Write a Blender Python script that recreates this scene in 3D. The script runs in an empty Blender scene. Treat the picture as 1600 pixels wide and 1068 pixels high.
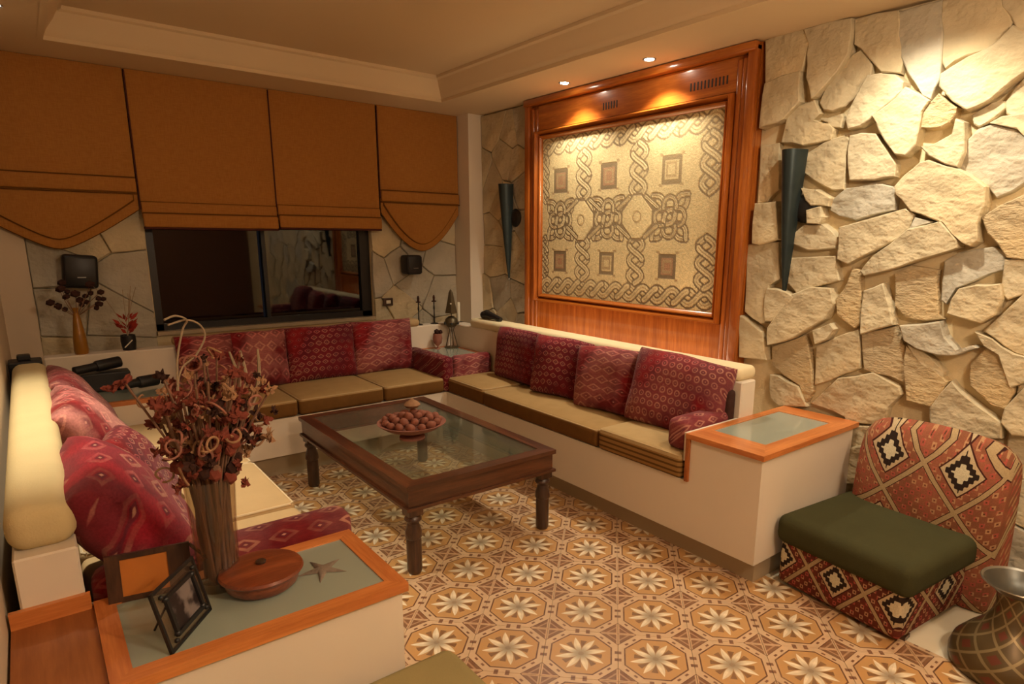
import bpy, bmesh, math, random
import numpy as np
from mathutils import Vector, Matrix, Euler
random.seed(11)
PI = math.pi
SC = bpy.context.scene
C = SC.collection

# ------------------------------------------------------------------ camera
def look(yaw, pitch, roll):
    cy, sy, cp, sp = math.cos(yaw), math.sin(yaw), math.cos(pitch), math.sin(pitch)
    F = Vector((sy*cp, cy*cp, -sp)); R = Vector((cy, -sy, 0)); U = R.cross(F)
    r = R*math.cos(roll) + U*math.sin(roll); u = U*math.cos(roll) - R*math.sin(roll)
    return Matrix((r, u, -F)).transposed()
cd = bpy.data.cameras.new('camera'); cam = bpy.data.objects.new('camera', cd); C.objects.link(cam)
cam.matrix_world = Matrix.Translation((-2.862, -4.5543, 1.3685)) @ look(0.679966, 0.218848, 0.008565).to_4x4()
cd.sensor_width = 36; cd.lens = 990.197/1600*36
cd.shift_x = -50.2/1600; cd.shift_y = 58.7/1600; cd.clip_start = .03
SC.camera = cam

# ------------------------------------------------------------------ world, lamps, exposure
W = bpy.data.worlds.new('night'); SC.world = W; W.use_nodes = True
W.node_tree.nodes['Background'].inputs[0].default_value = (.003, .003, .004, 1)
W.node_tree.nodes['Background'].inputs[1].default_value = 1.0
SC.view_settings.view_transform = 'Standard'; SC.view_settings.look = 'None'
SC.view_settings.exposure = 0.5; SC.view_settings.gamma = 1.0; SC.view_settings.use_curve_mapping = False
SOFFIT = 2.285; CEIL = 2.43
SPOT_COL = (1.0, .89, .68); WARM = (1.0, .77, .54)
# (x, y, power, cone degrees)  recessed downlights
DOWNLIGHTS = [(-.19, -1.42, 36, 112), (-.19, -2.10, 36, 112), (-.42, -3.42, 26, 150),
              (-2.74, -2.02, 95, 66), (-2.83, -.9, 3, 90), (-.22, -4.15, 14, 130)]
AIMED = {2: (22, 78, (.02, -3.47, 1.62))}       # adjustable halogen of that fitting: power, cone, aimed at
FILL_LIGHTS = [(-.9, -4.6, 20, 140), (-1.9, -5.4, 26, 150), (-3.6, -5.2, 18, 150)]  # unseen downlights added behind the camera as fill
STRIP_POWER = 2.4
FILL_LAMP = (-1.75, -5.15, 1.75, 56)      # unseen fill lamp added behind the camera, built as a standing lamp: x, y, z, watts

# ------------------------------------------------------------------ node helpers
class N:
    """a float socket with operators"""
    def __init__(s, t, k): s.t = t; s.k = k
    def _m(s, op, *a, clamp=False):
        n = s.t.nodes.new('ShaderNodeMath'); n.operation = op; n.use_clamp = clamp
        for i, v in enumerate((s,)+a):
            if isinstance(v, N): s.t.links.new(v.k, n.inputs[i])
            else: n.inputs[i].default_value = v
        return N(s.t, n.outputs[0])
    def __add__(s, o): return s._m('ADD', o)
    __radd__ = __add__
    def __sub__(s, o): return s._m('SUBTRACT', o)
    def __rsub__(s, o): return s._m('MULTIPLY', -1.)._m('ADD', o)
    def __mul__(s, o): return s._m('MULTIPLY', o)
    __rmul__ = __mul__
    def __truediv__(s, o): return s._m('DIVIDE', o)
    def abs(s): return s._m('ABSOLUTE')
    def min(s, o): return s._m('MINIMUM', o)
    def max(s, o): return s._m('MAXIMUM', o)
    def mod(s, o): return s._m('FLOORED_MODULO', o)
    def floor(s): return s._m('FLOOR')
    def lt(s, o): return s._m('LESS_THAN', o)
    def gt(s, o): return s._m('GREATER_THAN', o)
    def sin(s): return s._m('SINE')
    def sqrt(s): return s._m('SQRT')
    def tri(s, period):                       # distance to nearest multiple of period
        return ((s + period*.5).mod(period) - period*.5).abs()
    def soft(s, a, b):                        # 1 below a, 0 above b
        n = s.t.nodes.new('ShaderNodeMapRange'); n.interpolation_type = 'SMOOTHSTEP'
        s.t.links.new(s.k, n.inputs['Value'])
        n.inputs['From Min'].default_value = a; n.inputs['From Max'].default_value = b
        n.inputs['To Min'].default_value = 1; n.inputs['To Max'].default_value = 0
        return N(s.t, n.outputs['Result'])

class M:
    def __init__(s, name, rough=.6, spec=.4):
        s.m = bpy.data.materials.new(name); s.m.use_nodes = True; s.t = s.m.node_tree
        s.b = s.t.nodes['Principled BSDF']; s.b.inputs['Roughness'].default_value = rough
        s.b.inputs['Specular IOR Level'].default_value = spec
        s.tc = s.t.nodes.new('ShaderNodeTexCoord'); s.src = s.tc.outputs['Object']; s.h = None
    def xyz(s, vec=None):
        n = s.t.nodes.new('ShaderNodeSeparateXYZ'); s.t.links.new(vec or s.src, n.inputs[0])
        return [N(s.t, o) for o in n.outputs]
    def vec(s, x, y, z):
        n = s.t.nodes.new('ShaderNodeCombineXYZ')
        for i, v in enumerate((x, y, z)):
            if isinstance(v, N): s.t.links.new(v.k, n.inputs[i])
            else: n.inputs[i].default_value = v
        return n.outputs[0]
    def scaled(s, sc, vec=None):
        n = s.t.nodes.new('ShaderNodeMapping'); s.t.links.new(vec or s.src, n.inputs[0])
        n.inputs['Scale'].default_value = sc; return n.outputs[0]
    def noise(s, scale, detail=3, vec=None, rough=.55):
        n = s.t.nodes.new('ShaderNodeTexNoise'); s.t.links.new(vec or s.src, n.inputs['Vector'])
        n.inputs['Scale'].default_value = scale; n.inputs['Detail'].default_value = detail
        n.inputs['Roughness'].default_value = rough
        return N(s.t, n.outputs['Fac'])
    def voro(s, scale, vec=None, feature='F1', rnd=1.0):
        n = s.t.nodes.new('ShaderNodeTexVoronoi'); s.t.links.new(vec or s.src, n.inputs['Vector'])
        n.inputs['Scale'].default_value = scale; n.feature = feature; n.inputs['Randomness'].default_value = rnd
        return N(s.t, n.outputs['Distance'])
    def rnd(s):
        n = s.t.nodes.new('ShaderNodeObjectInfo'); return N(s.t, n.outputs['Random'])
    def col(s, c):
        if isinstance(c, tuple):
            n = s.t.nodes.new('ShaderNodeRGB'); n.outputs[0].default_value = (*c, 1); return n.outputs[0]
        return c
    def mix(s, f, a, b, mode='MIX'):          # f=0 -> a
        n = s.t.nodes.new('ShaderNodeMix'); n.data_type = 'RGBA'; n.blend_type = mode
        if isinstance(f, N): s.t.links.new(f.k, n.inputs[0])
        else: n.inputs[0].default_value = f
        s.t.links.new(s.col(a), n.inputs[6]); s.t.links.new(s.col(b), n.inputs[7])
        return n.outputs[2]
    def base(s, c):
        if isinstance(c, tuple): s.b.inputs['Base Color'].default_value = (*c, 1)
        else: s.t.links.new(c, s.b.inputs['Base Color'])
        return s
    def bump(s, h, strength=.3, dist=.01):
        n = s.t.nodes.new('ShaderNodeBump'); n.inputs['Strength'].default_value = strength
        n.inputs['Distance'].default_value = dist; s.t.links.new(h.k, n.inputs['Height'])
        s.t.links.new(n.outputs[0], s.b.inputs['Normal']); return s

def hx(r, g, b):                              # sRGB 0-255 -> linear
    f = lambda v: (v/255/12.92) if v/255 <= .04045 else ((v/255+.055)/1.055)**2.4
    return (f(r), f(g), f(b))
def plain(name, c, rough=.6, spec=.4, var=.12, scale=6, metal=0, bump=0, bscale=60):
    m = M(name, rough, spec); n = m.noise(scale)
    m.base(m.mix(n, tuple(v*(1-var) for v in c), tuple(min(1, v*(1+var)) for v in c)))
    m.b.inputs['Metallic'].default_value = metal
    if bump: m.bump(m.noise(bscale, 4), bump, .004)
    return m.m

# ---- plaster, ceiling, marble
MT = {}
MT['plaster'] = plain('cream_plaster', hx(205, 186, 160), .75, .3, .05, 2, bump=.08)
MT['ceiling'] = plain('ceiling_paint', hx(212, 188, 152), .8, .2, .04, 1.2)
MT['white'] = plain('white_painted_masonry', hx(222, 208, 188), .55, .35, .04, 3, bump=.05)
MT['plinth'] = plain('beige_marble_plinth', hx(168, 150, 122), .35, .5, .1, 4)
MT['marble'] = plain('cream_marble', hx(225, 215, 190), .25, .5, .08, 5)
MT['mortar'] = plain('sandy_mortar', hx(214, 196, 158), .95, .1, .12, 30, bump=.5, bscale=120)
MT['black'] = plain('matt_black', (.012, .011, .011), .45, .4)
MT['blackmetal'] = plain('black_iron', (.018, .016, .015), .4, .5, metal=.3)
MT['teal'] = plain('dark_patinated_metal', hx(52, 62, 62), .38, .5, .3, 14, metal=.55)
MT['tan'] = plain('tan_cushion_cloth', hx(182, 154, 112), .9, .15, .07, 12, bump=.25, bscale=260)
MT['cream'] = plain('cream_pad_cloth', hx(205, 186, 140), .85, .2, .06, 10, bump=.2, bscale=220)
MT['padlit'] = plain('lit_pad_cloth', hx(224, 206, 166), .85, .2, .06, 10, bump=.2, bscale=220)  # pad cloth made paler, the downlights on it put into the colour
MT['piping'] = plain('pale_piping', hx(205, 185, 150), .8, .2)
MT['olive'] = plain('olive_green_cloth', hx(66, 64, 40), .95, .1, .12, 9, bump=.3, bscale=240)
MT['pouf'] = plain('khaki_cloth', hx(150, 135, 92), .95, .1, .08, 9, bump=.3, bscale=240)
MT['pewter'] = plain('pewter_rim', hx(150, 145, 135), .3, .5, .15, 20, metal=.85)
MT['amber'] = plain('amber_ceramic', hx(150, 100, 28), .3, .5, .2, 8)
MT['redleaf'] = plain('red_leaves', hx(150, 45, 30), .7, .3, .35, 40)
MT['twig'] = plain('pale_twig', hx(150, 130, 105), .8, .2, .2, 30)
MT['stem'] = plain('dry_brown_stem', hx(122, 90, 72), .9, .1, .35, 30)
MT['burg'] = plain('dried_burgundy_bloom', hx(122, 62, 50), .9, .1, .45, 50)
MT['drytan'] = plain('dried_tan_bloom', hx(156, 118, 88), .9, .1, .35, 50)
MT['darkbloom'] = plain('dark_dried_bloom', hx(62, 40, 34), .9, .1, .4, 50)
MT['candle'] = plain('ivory_wax', hx(225, 215, 190), .5, .4)
MT['bronze'] = plain('dull_bronze', hx(92, 80, 58), .4, .5, .3, 25, metal=.6)
MT['star'] = plain('dry_starfish', hx(128, 112, 98), .9, .1, .25, 60, bump=.5, bscale=200)
MT['terra'] = plain('rosy_clay', hx(150, 98, 82), .75, .25, .3, 30, bump=.3)
MT['fruit'] = plain('dried_pods', hx(138, 84, 66), .7, .3, .5, 25, bump=.4)

def wood(name, dark, light, rough=.3, axis=2, sc=9, coat=.35):
    m = M(name, rough, .5)
    v = [sc*1.0]*3; v[axis] = sc*.07
    n = m.noise(3.2, 5, m.scaled(tuple(v))); n2 = m.noise(22, 3, m.scaled(tuple(v)))
    m.base(m.mix((n*.75 + n2*.35 - .1).soft(.3, .72), light, dark))
    m.b.inputs['Coat Weight'].default_value = coat; m.b.inputs['Coat Roughness'].default_value = .07
    return m.m
MT['wood_y'] = wood('varnished_wood_along', hx(158, 82, 24), hx(204, 122, 46), .28, 1, coat=.8)
MT['wood_z'] = wood('varnished_wood_upright', hx(150, 76, 24), hx(196, 112, 42), .26, 2, coat=.6)
MT['wood_x'] = wood('varnished_wood_across', hx(184, 104, 48), hx(220, 140, 74), .38, 0)
MT['wood_t'] = wood('table_edging_wood', hx(184, 104, 50), hx(220, 142, 78), .38, 1)
MT['dark_x'] = wood('dark_walnut_across', hx(66, 36, 20), hx(104, 60, 34), .35, 0)
MT['dark_y'] = wood('dark_walnut_along', hx(66, 36, 20), hx(110, 62, 34), .35, 1)
MT['dark_z'] = wood('dark_walnut_upright', hx(54, 32, 20), hx(88, 56, 34), .4, 2)
MT['wood_d'] = wood('dull_brown_wood', hx(138, 78, 34), hx(164, 98, 48), .5, 1, coat=.1)
MT['bowlwood'] = wood('turned_red_wood', hx(112, 52, 28), hx(158, 84, 48), .35, 0, 12)

def glass(name, tint, ior=1.5, rough=.02, gl=1.0):
    m = bpy.data.materials.new(name); m.use_nodes = True; t = m.node_tree; t.nodes.clear()
    o = t.nodes.new('ShaderNodeOutputMaterial'); tr = t.nodes.new('ShaderNodeBsdfTransparent')
    g = t.nodes.new('ShaderNodeBsdfGlossy'); mx = t.nodes.new('ShaderNodeMixShader'); f = t.nodes.new('ShaderNodeFresnel')
    tr.inputs[0].default_value = (*tint, 1); g.inputs['Color'].default_value = (gl, gl, gl, 1)
    g.inputs['Roughness'].default_value = rough; f.inputs['IOR'].default_value = ior
    ge = t.nodes.new('ShaderNodeNewGeometry'); iv = t.nodes.new('ShaderNodeMath'); iv.operation = 'SUBTRACT'; iv.inputs[0].default_value = 1
    ml = t.nodes.new('ShaderNodeMath'); ml.operation = 'MULTIPLY'
    t.links.new(ge.outputs['Backfacing'], iv.inputs[1]); t.links.new(f.outputs[0], ml.inputs[0]); t.links.new(iv.outputs[0], ml.inputs[1])
    t.links.new(ml.outputs[0], mx.inputs[0]); t.links.new(tr.outputs[0], mx.inputs[1]); t.links.new(g.outputs[0], mx.inputs[2])
    t.links.new(mx.outputs[0], o.inputs[0]); return m
def hazy(m, c, f):
    t = m.node_tree; o = [n for n in t.nodes if n.type == 'OUTPUT_MATERIAL'][0]; src = o.inputs[0].links[0].from_socket
    d = t.nodes.new('ShaderNodeBsdfDiffuse'); d.inputs[0].default_value = (*c, 1); x = t.nodes.new('ShaderNodeMixShader'); x.inputs[0].default_value = f
    t.links.new(src, x.inputs[1]); t.links.new(d.outputs[0], x.inputs[2]); t.links.new(x.outputs[0], o.inputs[0]); return m
MT['pane'] = glass('window_pane', (.2, .2, .2), 1.75, .03)
MT['tableglass'] = glass('table_glass', (.95, .97, .90), 1.7, .07); hazy(MT['tableglass'], hx(128, 130, 108), .16)  # grey-green haze stands in for reflections on the glass
MT['vaseglass'] = glass('smoky_glass', (.90, .85, .78), 1.45, .03); hazy(MT['vaseglass'], hx(128, 108, 92), .10)
m = M('frosted_aqua_glass', .16, .6); m.base(hx(150, 158, 144)); m.b.inputs['Coat Weight'].default_value = .5
m.b.inputs['Coat Roughness'].default_value = .05; MT['aqua'] = m.m

def emit(name, c, e):
    m = bpy.data.materials.new(name); m.use_nodes = True; b = m.node_tree.nodes['Principled BSDF']
    b.inputs['Base Color'].default_value = (*c, 1); b.inputs['Emission Color'].default_value = (*c, 1)
    b.inputs['Emission Strength'].default_value = e; return m
MT['lampglow'] = emit('lamp_glow', (1, .88, .70), 60)
MT['shadeglow'] = emit('fill_lamp_shade_glow', (1, .7, .4), 2.0)

# ---- stone
def stone(name, a, b, bumpy, bsc):
    m = M(name, .85, .25); r = m.rnd(); n = m.noise(7, 5); n2 = m.noise(2.2, 2)
    c = m.mix(r, a, b); c = m.mix(n2.soft(.35, .65)*.5, c, hx(176, 164, 140))
    c = m.mix(n.soft(.35, .7)*.35, c, tuple(v*.6 for v in a)); m.base(c)
    if bsc > 20: h = m.noise(bsc, 6) + m.noise(6, 3, m.scaled((1, 1, 1.8)))*2.4
    else: h = m.noise(bsc, 6, m.scaled((1, 1, 2.2)), .6)*2.5 + m.noise(70, 3)*.3
    m.bump(h, bumpy, .012); return m.m
MT['stone'] = stone('split_sandstone', hx(216, 196, 156), hx(206, 192, 160), .9, 26)
MT['stonegrey'] = stone('grey_split_stone', hx(198, 188, 166), hx(184, 178, 162), .9, 26)
MT['stonerough'] = stone('rough_split_stone', hx(214, 186, 138), hx(202, 180, 142), 1.0, 14)

# ---- blinds
m = M('golden_blind_cloth', .85, .15); x, y, z = m.xyz()
w = m.noise(260, 2, m.scaled((1, 1, .08))) + m.noise(260, 2, m.scaled((.08, 1, 1)))
m.base(m.mix(w.soft(.8, 1.2), hx(168, 114, 54), hx(158, 105, 48))); m.bump(w, .25, .002); MT['blind'] = m.m
m = M('dark_red_cord', .8); m.base(hx(70, 22, 12)); MT['cord'] = m.m
MT['shade_seam'] = plain('brown_shade_seam', hx(104, 66, 24), .9, .1)  # dark seams that also stand in for shadow lines under the folds
MT['dark_rear'] = plain('dark_unseen_wall', hx(96, 66, 44), .6, .3)  # unseen rear wall, toned dark to dim reflections and bounced light
MT['pewter_dark'] = plain('dark_pewter', hx(92, 88, 80), .35, .5, .2, 20, metal=.7)  # darker pewter for the inside of the vessel's dish

# ---- seat cushions on the right: plain above, brown stripes on the boxed sides
m = M('striped_boxing_cloth', .9, .15); x, y, z = m.xyz()
st = (z + .0).mod(.024).lt(.009); up = z.gt(.088)
n = m.noise(14)
top = m.mix(n, hx(186, 158, 112), hx(168, 140, 96)); side = m.mix(st, hx(150, 112, 62), hx(98, 68, 34))
m.base(m.mix(up, side, top)); m.bump(m.noise(240), .25, .003); MT['striped'] = m.m
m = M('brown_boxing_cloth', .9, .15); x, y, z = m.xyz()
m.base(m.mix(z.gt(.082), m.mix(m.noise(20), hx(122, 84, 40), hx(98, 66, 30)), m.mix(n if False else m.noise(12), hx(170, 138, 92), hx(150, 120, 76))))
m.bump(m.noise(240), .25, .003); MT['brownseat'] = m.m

# ---- floor tile: octagon with eight petals, local x/y in metres
m = M('patterned_cement_tile', .33, .45); x, y, z = m.xyz()
S = .25; u = x/S; v = y/S
au, av = u.abs(), v.abs()
dg = (au + av)/1.41421
o8 = au.max(av).max(dg)
rr = (u*u + v*v).sqrt()
th = N(m.t, m.t.nodes.new('ShaderNodeMath').outputs[0]); nd = th.k.node; nd.operation = 'ARCTAN2'
m.t.links.new(v.k, nd.inputs[0]); m.t.links.new(u.k, nd.inputs[1])
th = th + rr*.35                                   # petals lean a little
a8 = ((th + 4*PI).mod(PI/4) - PI/8)                # petal axis at 22.5 + 45k degrees
dist = a8.abs()._m('SINE')*rr
halfw = (rr/.355*PI)._m('SINE')*.043
petal = (dist - halfw).soft(-.004, .006)*rr.lt(.355)*rr.gt(.02)
side = a8.gt(0)
a8b = (th + PI/8 + 4*PI).mod(PI/4) - PI/8
dart = ((a8b.abs()._m('SINE')*rr) - (rr - .13).max(0.)*.30).soft(-.004, .004)*rr.lt(.285)*rr.gt(.13)
c = m.mix(rr.soft(.15, .30)*.55, hx(196, 148, 90), hx(138, 106, 66))
c = m.mix(dart*.85, c, hx(112, 72, 44))
pet = m.mix(rr.soft(.05, .2), m.mix(side*.35, hx(244, 230, 200), hx(204, 182, 146)), hx(168, 154, 130))
c = m.mix(petal, c, pet)
c = m.mix(rr.soft(.03, .05), c, hx(150, 132, 108))
line = (o8 - .408).abs().soft(.007, .013)
c = m.mix(line, c, hx(96, 54, 38))
strip = o8.gt(.42)
sq1 = (au.min(av) - .075).abs().soft(.022, .034)*(au.max(av)).gt(.455)      # pair of darts on each straight strip
du = ((au - av).abs()/1.41421 - .075).abs().soft(.022, .034)*((dg - .462).abs()).soft(.012, .02)
sc_ = m.mix(sq1.max(du), hx(208, 176, 140), hx(120, 74, 54))
c = m.mix(strip, c, sc_)
cu, cv = (.5 - au), (.5 - av)
cd_ = (cu + cv)/1.41421
corner = cd_.lt(.185)
cross = cu.min(cv).soft(.018, .026)
edge = (cd_ - .182).abs().soft(.004, .009)
cc = m.mix(cross, hx(124, 80, 52), hx(202, 166, 130)); cc = m.mix(edge, cc, hx(96, 54, 38))
cc = m.mix((cd_ - .12).abs().soft(.008, .016)*.6, cc, hx(200, 160, 124))
c = m.mix(corner, c, cc)
wear = m.noise(26, 4)
c = m.mix((wear.soft(.35, .7))*.22, c, hx(176, 146, 112))
rv = m.rnd()
c = m.mix(rv*.14, c, hx(150, 110, 76)); m.base(c)
m.t.nodes.active = None
MT['tile'] = m.m

# ---- kilims
def kilim_red(name, scale, eye, seed=0, light=0., stretch=(1, 1), rosette=0., yk=.6, ga=hx(104, 20, 24), gb_=hx(140, 30, 34)):
    """crimson kilim with rows of pale eyed lozenges; local x/z is the cushion face"""
    m = M(name, .9, .15); x, y, z = m.xyz()
    nz = m.noise(7, 2) - .5; nz2 = m.noise(9, 2, m.scaled((1, 1, 1.3))) - .5
    U = (x + seed*.37 + nz*.025)*scale*stretch[0]; V = (z + seed*.21 + nz2*.025 + y*yk)*scale*stretch[1]
    row = V.floor().mod(2.)*.5
    fu = ((U + row).mod(1.) - .5).abs(); fv = (V.mod(1.) - .5).abs()
    d = (fu*.9 + fv*1.05)*(1-rosette) + (fu*fu + fv*fv).sqrt()*(1.1*rosette)
    big = m.noise(3.4, 2); fam = big.soft(.42, .56)
    ground = m.mix(fam, ga, gb_); ground = m.mix(m.noise(5, 1).soft(.5, .62)*.5, ground, hx(84, 30, 44))
    patch = m.noise(4.5, 2).soft(.38, .60)
    ring = (d - eye).abs().soft(.05, .10)*(patch*.8 + .2)
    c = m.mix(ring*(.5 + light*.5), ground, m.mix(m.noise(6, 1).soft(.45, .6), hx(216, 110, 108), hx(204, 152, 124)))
    c = m.mix(d.soft(.13, .18)*.7, c, hx(84, 30, 44)); c = m.mix(d.soft(.04, .08)*.8, c, hx(206, 150, 124))
    zz = ((V*1.5 + (U*2.).tri(1.)*1.2).mod(1.)).lt(.30)
    c = m.mix(zz*m.noise(2.6, 1).soft(.36, .43)*.6, c, m.mix(m.noise(7, 1), hx(186, 112, 84), hx(120, 70, 78)))
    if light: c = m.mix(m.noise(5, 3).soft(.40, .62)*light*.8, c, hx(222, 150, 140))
    thread = m.noise(180, 2, m.scaled((.3, 1, 1)))
    c = m.mix(thread.soft(.3, .7)*.25, c, hx(60, 12, 18)); m.base(c); m.bump(thread, .3, .003)
    m.b.inputs['Sheen Weight'].default_value = .08
    return m.m
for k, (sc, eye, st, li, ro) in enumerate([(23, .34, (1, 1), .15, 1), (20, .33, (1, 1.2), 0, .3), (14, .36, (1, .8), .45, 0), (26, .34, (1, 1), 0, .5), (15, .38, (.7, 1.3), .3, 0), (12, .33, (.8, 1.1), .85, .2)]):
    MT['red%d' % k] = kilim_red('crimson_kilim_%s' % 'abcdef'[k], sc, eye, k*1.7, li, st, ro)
MT['red7'] = kilim_red('crimson_kilim_bolster', 14, .30, 5.1, .15, (.75, 1.1), .2, 1.)
MT['red6'] = kilim_red('crimson_kilim_eyed', 9.5, .30, 3.3, .05, (.8, 1.15), .25, ga=hx(140, 22, 34), gb_=hx(172, 36, 50))

def kilim_lattice(name, size, g1, g2, ux, vx):
    """brown-red kilim: cream cross bands, one pale lozenge with dark teeth in every cell"""
    m = M(name, .92, .12); P = m.xyz(); U = ux(*P)/size; V = vx(*P)/size
    fu = (U.mod(1.) - .5).abs(); fv = (V.mod(1.) - .5).abs(); s = fu + fv
    teeth = ((fu - fv)*62.)._m('SINE')*.016
    band = (s - .5).abs()
    d = s
    ground = m.mix(m.noise(7, 2).soft(.4, .6), g1, g2)
    # small hooked motifs scattered in the field
    mu = ((U + V)*6.5).mod(1.) - .5; mv = ((U - V)*6.5).mod(1.) - .5
    mo = (mu.abs() + mv.abs())
    sel = m.noise(26, 0).soft(.47, .53)
    mot = m.mix(sel, hx(186, 144, 104), hx(176, 84, 72))
    c = m.mix((mo - .28).abs().soft(.08, .14)*.85, ground, mot)
    c = m.mix(mo.soft(.07, .12)*.8, c, hx(70, 40, 30))
    c = m.mix(d.soft(.30, .305), c, hx(66, 32, 26))
    c = m.mix(d.soft(.275, .28), c, hx(190, 168, 132))
    c = m.mix((d + teeth).soft(.215, .22), c, hx(44, 34, 28))
    c = m.mix((d - teeth).soft(.12, .125), c, hx(206, 194, 162))
    c = m.mix(band.soft(.052, .057), c, hx(58, 30, 26))
    c = m.mix(band.soft(.038, .043), c, hx(172, 148, 110))
    th = m.noise(200, 2); c = m.mix(th.soft(.3, .7)*.2, c, hx(60, 30, 20)); m.base(c); m.bump(th, .35, .003)
    return m.m
MT['kilimback'] = kilim_lattice('lit_brown_kilim_of_the_back', .27, hx(132, 82, 58), hx(152, 92, 68), lambda x, y, z: y + .06, lambda x, y, z: z*1.0 - x*.9 + .055)  # chair kilim with a lighter ground, the light on the back painted in
MT['kilimbase'] = kilim_lattice('shaded_brown_kilim_of_the_base', .25, hx(92, 44, 34), hx(112, 52, 40), lambda x, y, z: x + y + .08, lambda x, y, z: z*.95 + .0)  # same kilim with a darker ground, shade on the base painted in

# ---- patterned brass vessel
m = M('chased_brass', .42, .5); x, y, z = m.xyz(); a = N(m.t, m.t.nodes.new('ShaderNodeMath').outputs[0]); nd = a.k.node; nd.operation = 'ARCTAN2'
m.t.links.new(y.k, nd.inputs[0]); m.t.links.new(x.k, nd.inputs[1])
U = a/(2*PI)*9.; V = z*16.
s = (U.mod(1.) - .5).abs() + (V.mod(1.) - .5).abs()
c = m.mix((s - .5).abs().soft(.06, .09), m.mix(m.noise(9), hx(100, 82, 48), hx(72, 58, 38)), hx(134, 118, 84))
c = m.mix(s.soft(.2, .26), c, hx(108, 56, 40)); m.base(c); m.b.inputs['Metallic'].default_value = .35
m.bump(s, .3, .004); MT['chased'] = m.m

# ---- the mosaic takes its colour from a per-vertex layer
m = M('mosaic_tesserae', .8, .25); at = m.t.nodes.new('ShaderNodeAttribute'); at.attribute_name = 'tesserae'
vz = m.voro(170); m.base(m.mix(vz.soft(.25, .6)*.25, at.outputs['Color'], hx(92, 76, 56))); m.bump(vz, .35, .002); MT['mosaic'] = m.m
m = M('faded_snapshot', .4, .4); n = m.noise(22, 3); m.base(m.mix(n.soft(.42, .6), hx(40, 30, 30), hx(120, 108, 104))); MT['photo'] = m.m
m = M('orange_card', .7, .2); m.base(m.mix(m.noise(8), hx(176, 104, 44), hx(196, 118, 50))); MT['card'] = m.m

# ------------------------------------------------------------------ mesh helpers
class MB:
    def __init__(s): s.b = bmesh.new()
    def face(s, pts):
        return s.b.faces.new([s.b.verts.new(p) for p in pts])
    def box(s, x0, x1, y0, y1, z0, z1, r=0, seg=2, rot=None, piv=None):
        g = bmesh.ops.create_cube(s.b, size=1); vs = g['verts']
        for v in vs: v.co = Vector(((x0+x1)/2 + v.co.x*(x1-x0), (y0+y1)/2 + v.co.y*(y1-y0), (z0+z1)/2 + v.co.z*(z1-z0)))
        if r:
            es = list({e for v in vs for e in v.link_edges})
            q = bmesh.ops.bevel(s.b, geom=es, offset=r, segments=seg, profile=.5, affect='EDGES')
            vs = list({v for f in q['faces'] for v in f.verts} | {v for v in vs if v.is_valid})
        if rot is not None: bmesh.ops.rotate(s.b, verts=vs, cent=piv or ((x0+x1)/2, (y0+y1)/2, (z0+z1)/2), matrix=rot)
        return s
    def lathe(s, prof, cx=0, cy=0, n=24, cap=True):
        rings = []
        for r, z in prof:
            rings.append([s.b.verts.new((cx + r*math.cos(2*PI*i/n), cy + r*math.sin(2*PI*i/n), z)) for i in range(n)])
        for a, b in zip(rings, rings[1:]):
            for i in range(n): s.b.faces.new((a[i], a[(i+1) % n], b[(i+1) % n], b[i]))
        if cap:
            s.b.faces.new(list(reversed(rings[0]))); s.b.faces.new(rings[-1])
        return s
    def tube(s, pts, rad, n=6):
        pts = [Vector(p) for p in pts]; rings = []
        if not hasattr(rad, '__len__'): rad = [rad]*len(pts)
        up = Vector((0, 0, 1))
        t0 = (pts[1]-pts[0]).normalized(); a = t0.orthogonal().normalized()
        for i, p in enumerate(pts):
            t = (pts[min(i+1, len(pts)-1)] - pts[max(i-1, 0)])
            t = t.normalized() if t.length > 1e-9 else t0
            a = (a - t*a.dot(t)); a = a.normalized() if a.length > 1e-6 else t.orthogonal().normalized(); b = t.cross(a)
            rings.append([s.b.verts.new(p + (a*math.cos(2*PI*k/n) + b*math.sin(2*PI*k/n))*rad[i]) for k in range(n)])
        for q, w in zip(rings, rings[1:]):
            for k in range(n): s.b.faces.new((q[k], q[(k+1) % n], w[(k+1) % n], w[k]))
        s.b.faces.new(list(reversed(rings[0]))); s.b.faces.new(rings[-1]); return s
    def ball(s, c, r, sub=1, sq=(1, 1, 1)):
        g = bmesh.ops.create_icosphere(s.b, subdivisions=sub, radius=1)
        for v in g['verts']: v.co = Vector((c[0]+v.co.x*r*sq[0], c[1]+v.co.y*r*sq[1], c[2]+v.co.z*r*sq[2]))
        return s
    def prism(s, poly, axis, a, b):
        """polygon in the other two coordinates (in order), extruded along axis from a to b"""
        def P(p, t):
            q = [p[0], p[1]]; q.insert(axis, t); return q
        lo = [s.b.verts.new(P(p, a)) for p in poly]; hi = [s.b.verts.new(P(p, b)) for p in poly]
        n = len(poly)
        s.b.faces.new(lo); s.b.faces.new(list(reversed(hi)))
        for i in range(n): s.b.faces.new((lo[i], hi[i], hi[(i+1) % n], lo[(i+1) % n]))
        return s
    def build(s, name, mat, parent=None, smooth=False, origin=None):
        bmesh.ops.recalc_face_normals(s.b, faces=s.b.faces)
        me = bpy.data.meshes.new(name)
        if origin is not None: bmesh.ops.translate(s.b, verts=s.b.verts, vec=-Vector(origin))
        s.b.to_mesh(me); s.b.free(); me.materials.append(MT[mat] if isinstance(mat, str) else mat)
        if smooth:
            me.polygons.foreach_set('use_smooth', [True]*len(me.polygons))
            if smooth != 'all': me.set_sharp_from_angle(angle=math.radians(smooth if smooth is not True else 40))
        o = bpy.data.objects.new(name, me); C.objects.link(o)
        if origin is not None: o.location = origin
        if parent is not None:
            o.parent = parent
            if origin is not None: o.location = Vector(origin) - Vector(PW(parent))
            else: o.location = -Vector(PW(parent))
        return o
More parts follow.
